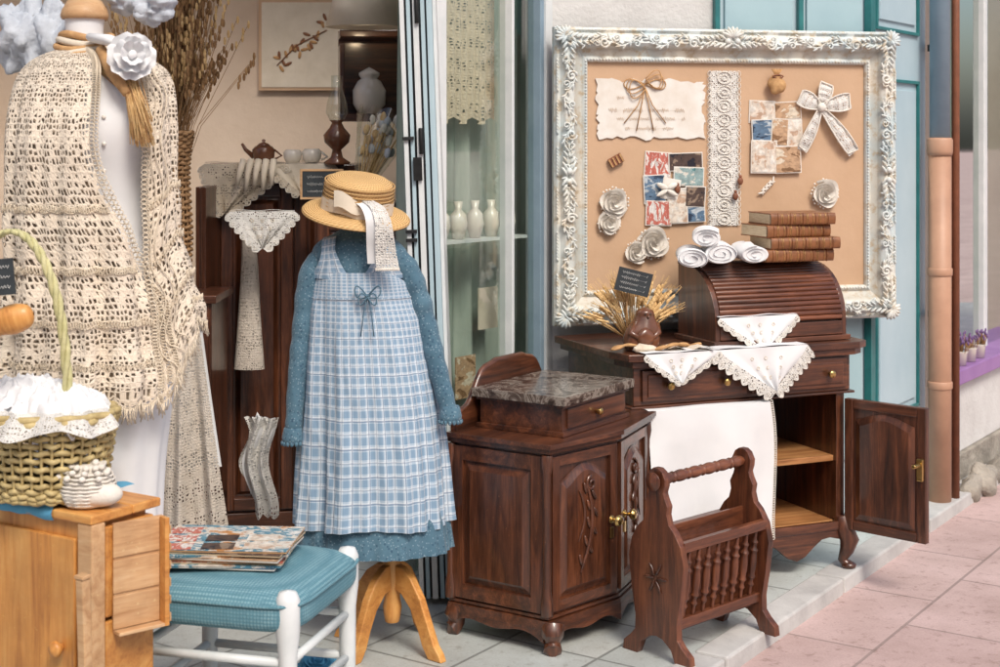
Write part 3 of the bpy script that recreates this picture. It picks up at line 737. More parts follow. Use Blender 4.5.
def tw(u,v):
    x=.0+.5*u+.03*v*u+.012*math.sin(v*5)*u; z=.655-.46*v-.05*u*v-.012*math.sin(u*6)*v
    fd=.024*math.sin(u*10+1.2*v+.6*math.sin(v*3))*(.25+v)+.006*math.sin(u*24+v*3)*(.2+v*.8)+.008*noise.noise(Vector((u*4,v*3,2)))
    return Vector((x,-.045-fd*.8,z))
b.grid(tw,90,40,white,su=.5,sv=.5)
b.grid(lambda u,v:Vector((.0+.5*u,tw(u,0).y+.05*v,.655+.004*math.sin(v*pi)-.0*u)),40,4,white)
for i in range(60):
    p=tw(1,i/60); b.tube([(p.x+.005+.006*math.cos(k*pi/3),p.y,p.z+.006*math.sin(k*pi/3)) for k in range(6)],.0015,crochetw,4,True)
for k in range(10):
    a=k*.63; p=tw(.72,.68); b.tube([(p.x+.01*math.cos(a)+.02*math.cos(a)*j/4,p.y-.003,p.z+.02*math.sin(a+.3)*j/4) for j in range(5)],.0014,crochetw,4)
b.done('hanging_towel',FD)
# wheat posy + carved wooden figure
b=B()
for i in range(95):
    a=R.uniform(-1.35,1.3); l=R.uniform(.12,.21); y=R.uniform(-.0,.05)
    e=(math.sin(a)*l*.95,y,.07+math.cos(a)*l*.85); s=(math.sin(a)*.03,y*.6+.02,.03)
    b.tube([s,((s[0]+e[0])/2,y,(s[2]+e[2])/2+.004),e],.0015,straw2,4)
    M2=Matrix.Rotation(a,4,'Y')
    for q in range(6):
        f=q/6; pp=(e[0]-math.sin(a)*.036*f+.004*(1 if q%2 else -1)*math.cos(a),e[1],e[2]-math.cos(a)*.036*f)
        b.ball(pp,(.0045,.004,.010),straw2,M=M2,n=6,k=4)
    for q in range(3): 
        aa=a+R.uniform(-.25,.25); b.tube([e,(e[0]+math.sin(aa)*.045,e[1],e[2]+math.cos(aa)*.045)],.0006,straw2,3)
b.lathe([(0,0),(.03,0),(.034,.03),(.025,.05)],raffia,(0,.03,0),16)
b.tube([(-.03,.0,.03),(-.035,-.02,.2)],.003,raffia,5)
b.done('wheat_posy',FD@F(.06,.17,.851,-12))
b=B()
loft(b,[(0,0,0,.06,.044),(.03,0,0,.068,.05),(.07,.004,0,.060,.046),(.10,.01,0,.044,.038),(.118,.012,0,.036,.033),(.138,.012,0,.029,.028),(.15,.012,0,.003,.003)],clay,40,30,fold=lambda t,v:.04*math.sin(t*7)*(v<.6)*math.sin(v*5))
b.ball((.0,-.042,.05),(.035,.02,.03),clay,nz=.3,ns=30,n=20,k=12)
for sx in (-1,1):
    b.tube([(.012+sx*.04,-.01,.09),(sx*.052,-.03,.06),(sx*.02,-.052,.045)],[.012,.012,.008],clay,8); b.ball((.012+sx*.010,-.031,.127),(.004,.003,.004),darkm,n=6,k=4)
b.ball((.012,-.036,.118),(.005,.007,.006),clay,n=8,k=5)
b.done('carved_wooden_figurine',FD@F(.045,.09,.853,-8))
b=B()
pts=[]
for i in range(40):
    t=i/39; pts.append((-.17+.34*t,.025*math.sin(t*9),.010+.012*abs(math.sin(t*7))))
b.tube(pts,[.010+.012*abs(math.sin(i*.55)) for i in range(40)],raffia,8,flat=.35)
b.ribbon([(.03+.16*t/8,.0-.03*t/8,.012+.008*math.sin(t*1.3)) for t in range(9)],.07,cream)
b.ball((-.06,-.02,.014),(.035,.025,.014),crochet,nz=.4,ns=40,n=24,k=14)
b.done('linen_ribbon',FD@F(.08,.035,.851,-8))
def sign(name,M,w,h,fr=None,lines=3):
    b=B(); b.box((0,0,0),(w,.006,h),slate)
    if fr:
        for q in (((-.008,-.003,-.008),(0,.008,h+.008)),((w,-.003,-.008),(w+.008,.008,h+.008)),((0,-.003,-.008),(w,.008,0)),((0,-.003,h),(w,.008,h+.008))): b.box(q[0],q[1],fr)
    for i in range(lines):
        z=h*(1-(i+.8)/(lines+.6)); script(b,w*.12,z,w*.76,chalk,-.002,h*.07,.0008)
    return b.done(name,M,bevel=.0008)
sign('chalkboard_sign',FD@F(-.04,.14,1.065,-20)@rot(14,'Y'),.125,.085,None,4)
# ---------------------------------------------------------------- nightstand
FN=F(.148,4.615,0,56.5); b=B()
body=[(0,0),(.323,-.066),(.647,0),(.647,.37),(0,.37)]
b.prism(body,.09,.625,dwz,'xy')
ot=lambda e:[(-e,-e),(.323,-.066-e),(.647+e,-e),(.647+e,.37),(-e,.37)]
b.prism(ot(.018),.625,.64,dwx,'xy'); b.prism(ot(.028),.641,.656,dwx,'xy')
b.prism(ot(.015),.075,.105,dwx,'xy')
b.prism(ot(.008),.108,.118,dwx,'xy')
old=b.M
b.M=old@F(0,.37,0,-90)
panel(b,.01,.36,.125,.615,0,dwz,dwx,.045,.012)
b.M=old
for p0,ang in (((0,0),-11.55),((.323,-.066),11.55)):
    b.M=old@F(p0[0],p0[1],0,ang)
    panel(b,.012,.318,.13,.612,0,dwz,dwx,.032,.012,arch=.045)
    s_=1 if ang<0 else -1
    cx=.165
    b.tube([(cx+s_*(.055*math.sin(t/24*2.6)-.03),-.018,.23+t*.0115) for t in range(25)],[.003+.005*math.sin(pi*t/24) for t in range(25)],dwz,7)
    b.tube([(cx+s_*(-.04+.03*math.sin(t/16*3)),-.018,.33+t*.010) for t in range(17)],[.002+.004*math.sin(pi*t/16) for t in range(17)],dwz,7)
    for t in range(9):
        zz=.26+t*.028; xx=cx+s_*(.055*math.sin((zz-.23)/.276*2.6)-.03)
        b.ball((xx+s_*.016*(1 if t%2 else -1),-.018,zz+.01),(.02,.006,.006),dwz,M=Matrix.Rotation(s_*(1.0 if t%2 else -1.9),4,'Y'),n=10,k=6)
    b.tube(scrollpts((cx+s_*.02,-.018,.505),.026,pi/2,1.2,16,.8,d=s_),.005,dwz,6)
    kx=.29 if ang<0 else .045
    b.lathe([(.013,0),(.013,.003),(.005,.006),(.006,.016),(.014,.022),(.019,.03),(.013,.040),(0,.042)],brass,(kx,-.012,.37),18,M=rot(90,'X'))
    b.box((kx-.008,-.016,.31),(kx+.008,-.011,.345),brass)
b.M=old
for x,y in ((-.004,.0),(.651,.0),(-.004,.365)):
    b.tube([(x,y,.12),(x,y,.16),(x,y,.2),(x,y,.56),(x,y,.59),(x,y,.62)],[.02,.02,.014,.014,.02,.018],dwz,10)
for x,y,sx,sy in ((.02,-.005,-1,-1),(.63,-.005,1,-1),(.02,.35,-1,1),(.63,.35,1,1)):
    b.tube([(x,y,.085),(x+.012*sx,y+.008*sy,.06),(x+.006*sx,y+.004*sy,.035),(x+.02*sx,y+.014*sy,.012),(x+.03*sx,y+.02*sy,.014)],[.04,.036,.026,.03,.016],dwz,10)
sk=[(0,.09)]+[(.33*i/16,.035+.028*math.sin(pi*i/16)+.012*math.sin(3*pi*i/16)) for i in range(17)]+[(.33,.09)]
for p0,ang in (((0,-.012),-11.55),((.323,-.078),11.55)):
    b.M=old@F(p0[0],p0[1],0,ang); b.prism(sk,-.004,.014,dwx)
b.M=old@F(0,.37,0,-90)@F(0,-.012); b.prism([(p[0]*1.1,p[1]) for p in sk],-.002,.014,dwx); b.M=old
b.box((.105,.01,.657),(.52,.325,.755),dwx); b.box((.095,.0,.657),(.53,.335,.672),dwx)
b.box((.095,.0,.748),(.53,.335,.757),dwx)
b.box((.13,.003,.68),(.5,.0105,.742),dwx)
b.lathe([(.006,0),(.012,.012),(.012,.02),(.004,.024)],brass,(.31,.003,.71),14,M=rot(90,'X'))
b.box((.085,-.012,.758),(.545,.345,.786),marble)
g=[(0,.656),(0,.69)]+[(.0+.24*t/12,.69+.165*(.5-.5*math.cos(pi*t/12))+.01*math.sin(t)) for t in range(1,13)]
g+=[(.647-p[0],p[1]) for p in g[::-1]]
b.prism(g,.348,.37,dwx)
b.tube([(p[0],.359,p[1]+.004) for p in g[1:-1]],.012,dwx,8)
b.done('marble_top_nightstand',FN,bevel=.003)
# ---------------------------------------------------------------- magazine rack
FR=F(.48,4.575,0,43.5); b=B()
def endp(e=0):
    half=[(.16,0),(.155,.03),(.12,.055),(.10,.075),(.098,.12),(.115,.2),(.13,.3),(.115,.36),(.085,.40),(.06,.42),(.05,.45),(.055,.475),(.04,.50),(.034,.515),(.042,.535),(.044,.555),(.03,.578),(.012,.588)]
    inner=[(-.09,.0),(-.07,.04),(-.03,.065),(0,.07),(.03,.065),(.07,.04),(.09,0)]
    return half+[(-p[0],p[1]) for p in half[::-1]]+inner
for x in (0,.43): b.prism([(p[0]*.85,p[1]) for p in endp()],x,x+.026,rwz,'yz')
b.tube([(x,0,.548) for x in [i*.43/60+.01 for i in range(61)]],[.012+.007*abs(math.sin(i*pi/10))+(.007 if i in(10,20,30,40,50) else 0) for i in range(61)],rwx,12)
for x in (-.008,.456): b.lathe([(.026,0),(.03,.006),(.014,.012),(0,.018)],rwz,(x,0,.548),16,M=rot(90 if x>0 else -90,'Y'))
for sg in (-1,1):
    b.box((.02,sg*.088-.011,.34),(.44,sg*.088+.011,.37),rwx); b.box((.02,sg*.062-.011,.10),(.44,sg*.062+.011,.13),rwx)
    for i in range(8):
        x=.055+i*.048
        n=24; pts=[]; rs=[]
        for k in range(n+1):
            t=k/n; pts.append((x,sg*(.062+.026*t),.13+.21*t)); rs.append(.006+.007*math.sin(t*pi)**3+(.005 if k in(4,7,17,20) else 0))
        b.tube(pts,rs,rwz,10)
b.box((.02,-.06,.09),(.44,.06,.10),rwx)
b.box((.02,-.006,.10),(.44,.004,.40),rwx)
for k in range(6):
    a=k*pi/3; b.ball((-.003,.026*math.cos(a),.25+.03*math.sin(a)),(.004,.024,.005),dwz,M=Matrix.Rotation(a,4,'X'),n=8,k=5)
b.done('magazine_rack',FR,bevel=.004)
# ---------------------------------------------------------------- child mannequin with dress
FM=F(-.405,4.68); 
mq=empty('child_mannequin',FM)
b=B()
b.lathe([(.022,.08),(.026,.1),(.03,.13),(.024,.16),(.03,.2),(.03,.34),(.02,.6)],pnz,(.065,0,0),20)
for a in (-125,-40,60,150):
    b.M=F(.065,0,0,a)
    b.prism([(.01,.27),(.05,.262),(.09,.235),(.13,.18),(.165,.10),(.19,.045),(.21,.022),(.22,0),(.165,0),(.14,.035),(.12,.085),(.09,.14),(.05,.18),(.01,.19)],-.014,.014,pnx)
    b.M=Matrix()
b.lathe([(.05,1.24),(.042,1.29),(.04,1.36),(.03,1.38)],cream,(-.04,0,0),20)
b.done('tripod_stand',parent=mq,bevel=.004)
def sk1(th,v): 
    w=max(0,v-.15)
    return w*.11*math.sin(th*9+math.sin(th*3)*1.2)*.6+ .035*w*math.sin(th*23+2)
under=[(1.325,-.045,0,.045,.04),(1.305,-.045,0,.075,.055),(1.28,-.042,0,.125,.075),(1.24,-.04,0,.15,.09),(1.16,-.036,0,.145,.098),(1.06,-.03,0,.16,.11),(.9,-.015,0,.185,.122),(.6,0,0,.21,.14),(.33,.012,0,.228,.15)]
b=B(); loft(b,under,teal,80,50,fold=lambda t,v:.5*sk1(t,v))
loft(b,[(.45,.005,0,.225,.145),(.40,.006,0,.235,.15),(.315,.008,0,.244,.16)],teal,110,10,fold=lambda t,v:.03*v*math.sin(t*26)+.03*math.sin(t*9))
def sleeve(P,Rr,sd):
    n=60; pts=[];rs=[]
    for i in range(n+1):
        q=cr([tuple(p)+(r,) for p,r in zip(P,Rr)],i/n); pts.append(q[:3]); rs.append(q[3]*(1+.035*math.sin(i*.9+sd)+.09*noise.noise(Vector((i*.22,sd,0)))))
    b.tube(pts,rs,teal,20,flat=.9)
sleeve([(-.14,0,1.25),(-.185,-.01,1.17),(-.212,-.02,1.0),(-.228,-.04,.84),(-.238,-.055,.69)],[.038,.048,.040,.035,.029],1)
sleeve([(.065,0,1.25),(.12,-.005,1.17),(.168,-.01,1.03),(.21,-.035,.88),(.246,-.055,.755)],[.038,.046,.040,.035,.029],4)
for (x,y,z) in ((-.239,-.057,.655),(.25,-.058,.722)):
    b.lathe([(.027,0),(.035,.004),(.036,.02),(.03,.045),(.028,.05)],teal,(x,y,z),20)
    for k in range(16): a=k*pi/8; b.ball((x+.034*math.cos(a),y+.034*math.sin(a),z+.002),(.006,.006,.008),teal,n=6,k=4)
b.tube([(-.045+.05*math.cos(k*pi/8),.044*math.sin(k*pi/8),1.323) for k in range(16)],.008,teal,6,True)
b.done('underdress',parent=mq)
pin=[(1.19,-.036,0,.153,.108),(1.15,-.034,0,.158,.112),(1.1,-.03,0,.168,.118),(1.02,-.022,0,.184,.128),(.9,-.015,0,.198,.14),(.75,-.006,0,.213,.152),(.56,0,0,.229,.165),(.40,0,0,.238,.172)]
def pfold(th,v):
    w=max(0,v-.14)
    return w*.12*math.sin(th*10+math.sin(th*2)*1.9+v*.8)*(.6+.4*math.sin(th*1.7+1))+.035*w*math.sin(th*23+1+math.sin(v*4))+.02*noise.noise(Vector((th*2.5,v*5,0)))
def ptop(th,v):
    k=max(0,1-v/.14); side_=abs(math.cos(th))
    return k*(-.05*side_**5)+(.006*math.sin(th*3) if v>.98 else 0)
b=B(); loft(b,pin,plaid,150,70,fold=pfold,ztop=ptop,su=1.35)
for sg in (-1,1):
    for fb in (-1,1):
        def sf(u,t,sg=sg,fb=fb):
            xi=.066*min(1,t*1.5)**.55; xo=.150-.045*math.sin(min(1,t*1.3)*pi/2)+.006*t
            if fb>0: xi=min(.066,xi*1.2)
            x=sg*(xi+(xo-xi)*u); zt=1.302-.3*max(0,abs(x)-.06)**1.05
            z=1.165+(zt-1.165)*t; r=atz(under,min(z,1.30)); q=max(0,1-(x/(r[3]+.012))**2)
            y=fb*(r[4]+.009)*math.sqrt(q)*(1 if t<.97 else .1)
            return Vector((-.040+x,y,z+.004))
        b.grid(sf,8,22,plaid,su=.09,sv=.15)
b.done('pinafore',parent=mq)
b=B()
def ps(th,v,off=.004):
    z,cx,cy,rx,ry=cr(pin,v); k=1+pfold(th,v); return Vector((cx+(rx*k+off)*math.cos(th),cy+(ry*k+off)*math.sin(th),z+ptop(th,v)))
b.grid(lambda u,v:ps(u*2*pi,.26+(v-.5)*.012,.004),120,3,plaid,True,su=1.3,sv=.02)
bx,by,bz=-.0,-.135,1.12
for sg in (-1,1):
    for q in range(2):
        b.tube([(bx+sg*(.04-.012*q)*math.sin(pi*k/10),by-.006*(q+1),bz+.018*math.sin(2*pi*k/10)*sg+(.02-.03*q)*math.sin(pi*k/10)) for k in range(11)],.0055,teal,6,flat=.4)
    b.tube([(bx,by,bz),(bx+sg*.012,by-.01,bz-.05),(bx+sg*.02,by-.016,bz-.12)],.005,teal,6,flat=.4)
b.ball((bx,by-.008,bz),(.009,.008,.009),teal)
b.done('ribbon_ties',parent=mq)
b=B(); prof=[(0,.105),(.05,.105),(.085,.1),(.102,.088),(.107,.07),(.108,.0),(.112,-.004),(.14,-.006),(.165,-.012),(.172,-.02),(.171,-.026),(.16,-.02),(.112,-.012),(.1,-.012)]
pr=[]
for i in range(len(prof)-1):
    for k in range(3): pr.append(tuple(prof[i][j]+(prof[i+1][j]-prof[i][j])*k/3 for j in (0,1)))
b.M=F(-.045,-.015,1.385)@rot(13,'X')@rot(8,'Y')
b.lathe(pr,strawm,(0,0,0),48,sy=.95,su=.8)
for k in range(7): b.tube([(.1095*math.cos(q),.104*math.sin(q),.012+k*.012) for q in [i*pi/24 for i in range(48)]],.0028,strawm,5,True)
b.grid(lambda u,v:Vector(((.113+.002*math.sin(u*60))*math.cos(2*pi*u),(.108+.002*math.sin(u*60))*math.sin(2*pi*u),-.0+.04*v+.004*math.sin(u*30))),80,4,cream,True,su=.7,sv=.05)
b.M=F(-.045,-.015,1.385)
rib=[(.04,-.105,.03),(.075,-.14,.01),(.095,-.168,-.03),(.1,-.165,-.08),(.103,-.15,-.13),(.108,-.145,-.175)]
rb=[cr(rib,i/20) for i in range(21)]
b.ribbon(rb,[.035+.035*i/20 for i in range(21)],lwhite,(1,.15,0)); b.ribbon([(p[0]-.03,p[1]+.006,p[2]*.93) for p in rb],[.035+.03*i/20 for i in range(21)],white,(1,-.1,0))
for k in range(12): p=rb[20]; b.ball((p[0]-.035+.0062*k,p[1]-.002,p[2]-.004),(.004,.002,.006),crochetw,n=6,k=4)
b.ribbon([(-.06+.11*t/8,-.112-.012*math.sin(t*.6),.035-.004*t+.006*math.sin(t)) for t in range(9)],.05,cream,(0,.1,1))
b.done('straw_hat',parent=mq)
# ---------------------------------------------------------------- dress form with shawl
df=empty('dress_form',F(-1.08,4.0))
b=B()
bodyr=[(1.93,-.04,0,.052,.052),(1.87,-.04,0,.052,.052),(1.835,-.03,0,.085,.07),(1.80,-.02,0,.16,.095),(1.75,-.01,0,.185,.12),(1.63,0,-.01,.175,.14),(1.5,.0,0,.15,.12),(1.38,0,0,.14,.115),(1.22,.01,0,.175,.14),(1.0,.01,0,.19,.155),(.7,.0,0,.17,.15),(.36,0,0,.16,.14)]
loft(b,bodyr,white,72,70,fold=lambda t,v:.07*max(0,v-.5)*math.sin(t*12+math.sin(t*3)))
b.lathe([(.06,0),(.064,.01),(.06,.025),(.045,.05),(.018,.062),(.02,.08),(.0,.092)],pale,(-.04,0,1.925),28)
b.lathe([(.03,0),(.03,.4)],dwz,(0,0,0),16); b.lathe([(.2,0),(.2,.02),(.05,.05),(.03,.08)],dwz,(0,0,0),28)
for k in range(5): b.ball((.05,-.145+.002*k,1.66-.07*k),(.006,.004,.006),porcelain,n=8,k=6)
b.done('torso',parent=df)
b=B()
sh=[(1.845,-.035,0,.075,.07),(1.81,-.02,0,.165,.115),(1.74,-.02,0,.21,.15),(1.6,-.02,-.01,.225,.18),(1.4,-.02,-.01,.225,.18),(1.2,-.01,-.01,.235,.19),(1.05,.0,-.01,.25,.20),(.93,.0,-.01,.262,.21)]
T0=math.radians(-36)
def T1(v):
    s=min(1,max(0,(v-.42)/.35)); s=s*s*(3-2*s); return math.radians(281+44*s)
def zl(th,v):
    a=(math.degrees(th))%360
    short=.0
    if a<60: short=.2
    elif a>345: short=.2
    elif a>325: short=.2*(a-325)/20
    elif 60<=a<110: short=.2*(110-a)/50
    return v*v*short -(.022*abs(math.sin(th*13)) if v>.965 else 0)
ff=lambda t,v:v*.085*math.sin(t*11+math.sin(t*5))+.035*math.sin(t*27+v*3)*v+.03*noise.noise(Vector((t*3,v*6,2)))+.03*(v>.8)*(v-.8)*5+.02*math.sin(max(0,v-.55)*38)*(v>.55)
def shp(th,v,off=0):
    z,cx,cy,rx,ry=cr(sh,v); k=1+ff(th,v); return Vector((cx+(rx*k+off)*math.cos(th),cy+(ry*k+off)*math.sin(th),z+zl(th,v)))
b.grid(lambda u,v:shp(T0+(T1(v)-T0)*u,v),190,80,lshawl,su=1.45,sv=.93)
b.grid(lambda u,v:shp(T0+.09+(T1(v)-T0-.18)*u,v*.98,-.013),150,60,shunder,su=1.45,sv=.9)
for i in range(110):
    v=.03+.95*i/109
    for th,dd in ((T0,-1),(T1(v),1)):
        for q in range(2):
            p=shp(th+dd*(.03+.045*q),v,.004)
            b.tube([p+Vector((.0075*math.cos(a),-.002*math.cos(a)*dd,.006*math.sin(a))) for a in [j*pi/3 for j in range(6)]],.0016,crochet,4,True)
for row in (.55,.66,.77,.88):
    n=230
    for i in range(n):
        th=T0+(T1(row)-T0)*i/n
        if math.sin(th)>.3: continue
        c=shp(th,row,.005)-Vector((0,0,.006+.006*abs(math.sin(i*.45)))); tx,ty=-math.sin(th),math.cos(th)
        b.tube([c+Vector((tx*.005*math.cos(q),ty*.005*math.cos(q),.009*math.sin(q))) for q in [j*pi/3 for j in range(6)]],.0017,crochet,4,True)
n=420
for i in range(n):
    th=T0+(T1(1)-T0)*i/n
    if math.sin(th)>.4: continue
    p=shp(th,.99,.002); l=R.uniform(.025,.045)
    b.tube([p,p+Vector((R.uniform(-.004,.004),-.002,-l*.5)),p+Vector((R.uniform(-.008,.008),0,-l))],.0016,crochet,4)
for th in (T0+.03,T0+.10,T0+.17):
    P=[shp(th+.05*math.sin(k*.7),.08+.9*k/40,.012) for k in range(41)]; b.tube(P,.0018,crochet,5)
b.done('crochet_shawl',parent=df)
b=B()
for k in range(5):
    b.tube([(-.035+(.066+.006*k)*math.cos(q),(.06+.006*k)*math.sin(q),1.875-.014*k+.008*math.sin(q*2+k)) for q in [i*pi/16 for i in range(32)]],.010,raffia if k%2==0 else cream,8,True)
for i in range(120):
    s=Vector((.02+R.uniform(-.01,.03),-.10,1.79+R.uniform(-.01,.03))); e=Vector((.155+R.uniform(-.03,.03),-.17+R.uniform(-.02,.02),1.61+R.uniform(-.03,.05)))
    m=(s+e)/2+Vector((.03,-.01,.03)); b.tube([s,m,e],.0016,straw2 if i%3 else raffia,4)
b.tube([(.03,-.1,1.84),(.07,-.14,1.78),(.115,-.16,1.72)],[.014,.018,.012],raffia,10)
petalflower(b,(.125,-.16,1.815),.062,white,M=rot(-10,'X')@rot(20,'Z'))
b.tube([(.0,-.08,1.87),(.06,-.12,1.86),(.11,-.14,1.84)],[.02,.026,.02],white,12,flat=.6)
for k in range(9):
    b.ball((.05+.12*R.random(),.0+.05*R.random(),1.945+.03*R.random()),(.035,.03,.025),greycloth,nz=.8,ns=32,n=30,k=18)
for k in range(7):
    b.ball((-.25+.022*k,.1,1.86+.05*R.random()),(.05,.04,.08),greycloth,nz=.8,ns=22,n=30,k=18)
b.done('scarf_and_flowers',parent=df)
# ---------------------------------------------------------------- pine chest left
FT=F(-.945,3.47,0,-32); b=B(); DP=.21
b.box((-.75,.0,.0),(-.03,DP-.02,.70),pnz); b.box((-.77,-.015,.70),(.0,DP*.55,.722),pnx); b.box((-.77,DP*.55+.001,.70),(.0,DP,.722),pnx)
b.box((-.05,-.012,0),(.0,.03,.70),pale)
b.box((-.4,-.012,.08),(-.06,0,.66),pnz); b.box((-.74,-.012,.08),(-.41,0,.66),pnz)
for i in range(3): b.box((-.03,.035,.02+i*.225),(-.004,DP-.02,.235+i*.225),pnx)
b.lathe([(.008,0),(.012,.01),(.02,.02),(.018,.03),(0,.036)],pnz,(-.10,-.012,.4),16,M=rot(90,'X'))
b.done('pine_chest',FT,bevel=.004)
b=B(); b.box((-.012,-.012,.0),(.012,.012,.60),pale); b.box((-.015,-.014,.60),(.015,.014,.61),pale)
b.done('wooden_leg_stake',F(-.94,3.40,0,-32)@rot(2,'X'),bevel=.003)
b=B(); b.box((0,0,0),(.13,.012,.26),pale); b.box((.118,-.03,0),(.13,.0,.26),pnx); b.box((0,-.03,0),(.118,0,.008),pale)
for i in range(3): b.box((-.003,-.004,.01+i*.085),(.117,-.0005,.088+i*.085),pale)
for i in range(6): b.box((.131,-.031,.01+i*.042),(.134,.01,.031+i*.042),pale)
b.done('pine_drawer',F(-.915,3.515,.43,40),bevel=.002)
b=B()
def wicker(b,rings,m,ns=40,rows=16,r=.006):
    for i in range(ns):
        th=2*pi*i/ns; b.tube([ (cr(rings,t/8)[1]+cr(rings,t/8)[3]*math.cos(th),cr(rings,t/8)[2]+cr(rings,t/8)[4]*math.sin(th),cr(rings,t/8)[0]) for t in range(9)],r*.6,m,5)
    for j in range(rows):
        v=(j+.5)/rows; z,cx,cy,rx,ry=cr(rings,v); n=ns*4
        b.tube([(cx+(rx+r*.9*math.cos(i*pi/4+ (pi if j%2 else 0)))*math.cos(2*pi*i/n),cy+(ry+r*.9*math.cos(i*pi/4+(pi if j%2 else 0)))*math.sin(2*pi*i/n),z+.002*math.sin(i)) for i in range(n)],r,m,5,True)
wick=mat('willow_wicker',(.60,.48,.23),(.34,.25,.10),30,.6,.4,90)
wickg=mat('raffia_wrapped_handle',(.62,.58,.32),(.42,.40,.18),30,.7,.6,120)
wickd=mat('brown_wicker',(.42,.25,.12),(.26,.14,.06),30,.6,.4,90)
wicker(b,[(0,0,0,.14,.11),(.03,0,0,.15,.118),(.12,0,0,.165,.13),(.19,0,0,.175,.14)],wick,40,14,.007)
b.lathe([(.0,.004),(.14,.004)],wick,(0,0,0),24,sy=.8)
for q in (0,.012): b.tube([((.178+.006*math.sin(i*1.2+q*99))*math.cos(2*pi*i/80),(.143+.006*math.sin(i*1.2+q*99))*math.sin(2*pi*i/80),.192+q) for i in range(80)],.009,wick,7,True)
n=90
for q in (0,pi*.66,pi*1.33):
    b.tube([(-.085+.165*math.cos(pi*i/n)+.007*math.cos(i*.5+q),.007*math.sin(i*.5+q)-.02,.17+.47*math.sin(pi*i/n)**.8) for i in range(n+1)],.0068,wickg,7)
b.done('wicker_basket',F(-1.115,3.64,.735,-20))
b=B()
def drape(cx,cy,cz,rx,ry,h,sd,m):
    def fn(u,v):
        th=u*2*pi; r=v; q=Vector((math.cos(th)*r*2.2+sd,math.sin(th)*r*2.2,sd))
        z=h*(1-r**2.2)+.030*(1-abs(noise.noise(q*1.5))*3)*(.4+.6*r)+.012*noise.noise(q*4)
        k=1+.10*math.sin(th*7+sd)*r+.06*noise.noise(q*2)
        return Vector((cx+rx*r*k*math.cos(th),cy+ry*r*k*math.sin(th),cz+z-.05*max(0,r-.8)*5*(.6+.4*math.sin(th*9+sd))))
    b.grid(fn,110,36,m,True,su=.5,sv=.3)
drape(0,0,-.02,.175,.14,.04,1.3,white); drape(-.05,0,.0,.13,.11,.05,4.1,white); drape(.05,-.02,-.01,.11,.09,.05,7.7,white)
b.grid(lambda u,v:Vector(((.17+.035*v+.01*math.sin(u*40))*math.cos(-2.9+2.9*u),(.135+.05*v+.01*math.sin(u*40))*math.sin(-2.9+2.9*u),.0-.06*v*(.6+.4*math.sin(u*9)**2))),90,8,lwhite,su=.6,sv=.1)
b.done('lace_linen_bundle',F(-1.115,3.64,.955,-20))
b=B()
b.lathe([(0,0),(.05,.002),(.066,.03),(.06,.06),(.04,.085),(.045,.1)],crochetw,(0,0,0),30)
b.ball((.03,-.02,.03),(.06,.04,.03),crochetw,n=20,k=12)
for k in range(30):
    a=k*.62; r=.018+.0010*k; b.ball((r*1.4*math.cos(a),-.02+r*math.sin(a),.105-.0011*k),(.009,.009,.007),crochetw,M=rot(30*math.sin(k),'X'),n=8,k=5)
for j in range(9):
    b.tube([((.05+.016*math.sin(pi*(j+.5)/9)+.002*math.sin(i*1.5))*math.cos(2*pi*i/60),(.05+.016*math.sin(pi*(j+.5)/9)+.002*math.sin(i*1.5))*math.sin(2*pi*i/60),.008+j*.009) for i in range(60)],.0028,crochetw,5,True)
b.done('knit_bootie',F(-.99,3.56,.725))
b=B()
b.grid(lambda u,v:Vector((-.2+.4*u,-.12+.26*v,.008+.006*noise.noise(Vector((u*7,v*5,1))))),30,20,bluecloth)
b.grid(lambda u,v:Vector((-.2+.4*u,-.12-.01*math.sin(v*3),.008+.006*noise.noise(Vector((u*7,0,1)))-.035*v)),30,4,bluecloth)
b.done('blue_cloth',FT@F(-.33,.11,.722))
b=B()
loft(b,[(.0,0,0,.004,.004),(-.012,0,0,.026,.02),(-.05,0,0,.036,.028),(-.09,.0,0,.03,.022),(-.13,.004,0,.036,.026),(-.17,.008,0,.04,.03),(-.2,.01,0,.02,.016),(-.206,.01,0,.003,.003)],pnx,28,40)
b.done('wooden_shoe_last',F(-1.10,3.50,1.19)@rot(75,'Y'))
sign('chalkboard_tag',F(-1.19,3.46,1.235,0)@rot(-5,'Y'),.06,.085,None,3)
# ---------------------------------------------------------------- stool
FS=F(-.535,3.74,0,75); b=B()
for x,y in ((0,0),(.42,0),(0,.42),(.42,.42)):
    b.lathe([(.018,0),(.022,.05),(.024,.30),(.031,.36),(.031,.44),(.022,.46),(0,.465)],whitepaint,(x,y,0),20)
for A,C in (((0,0),(.42,0)),((0,0),(0,.42)),((.42,0),(.42,.42)),((0,.42),(.42,.42))):
    for z in (.16,.28): b.tube([(A[0],A[1],z),(C[0],C[1],z)],.012,whitepaint,10)
fr=b.done('stool_frame')
b=B(); sg=lambda a,p:math.copysign(abs(a)**p,a)
def cu(u,v):
    th=u*2*pi; ph=(v*.998+.001-.5)*pi
    x=.25*sg(math.cos(th),.3)*sg(math.cos(ph),.35); y=.25*sg(math.sin(th),.3)*sg(math.cos(ph),.35)
    d=1-min(1,(x/.25)**2)*.5-min(1,(y/.25)**2)*.5
    return Vector((.21+x,.21+y,.40+.052*sg(math.sin(ph),.6)+(.022*d if ph>0 else 0)))
b.grid(cu,60,30,quilt,True)
b.tube([(.21+.252*sg(math.cos(q),.3),.21+.252*sg(math.sin(q),.3),.43) for q in [i*pi/32 for i in range(64)]],.005,quilt,6,True)
st=empty('upholstered_stool',FS); cuo=b.done('cushion',parent=st)
fr.parent=st
b=B(); z=0
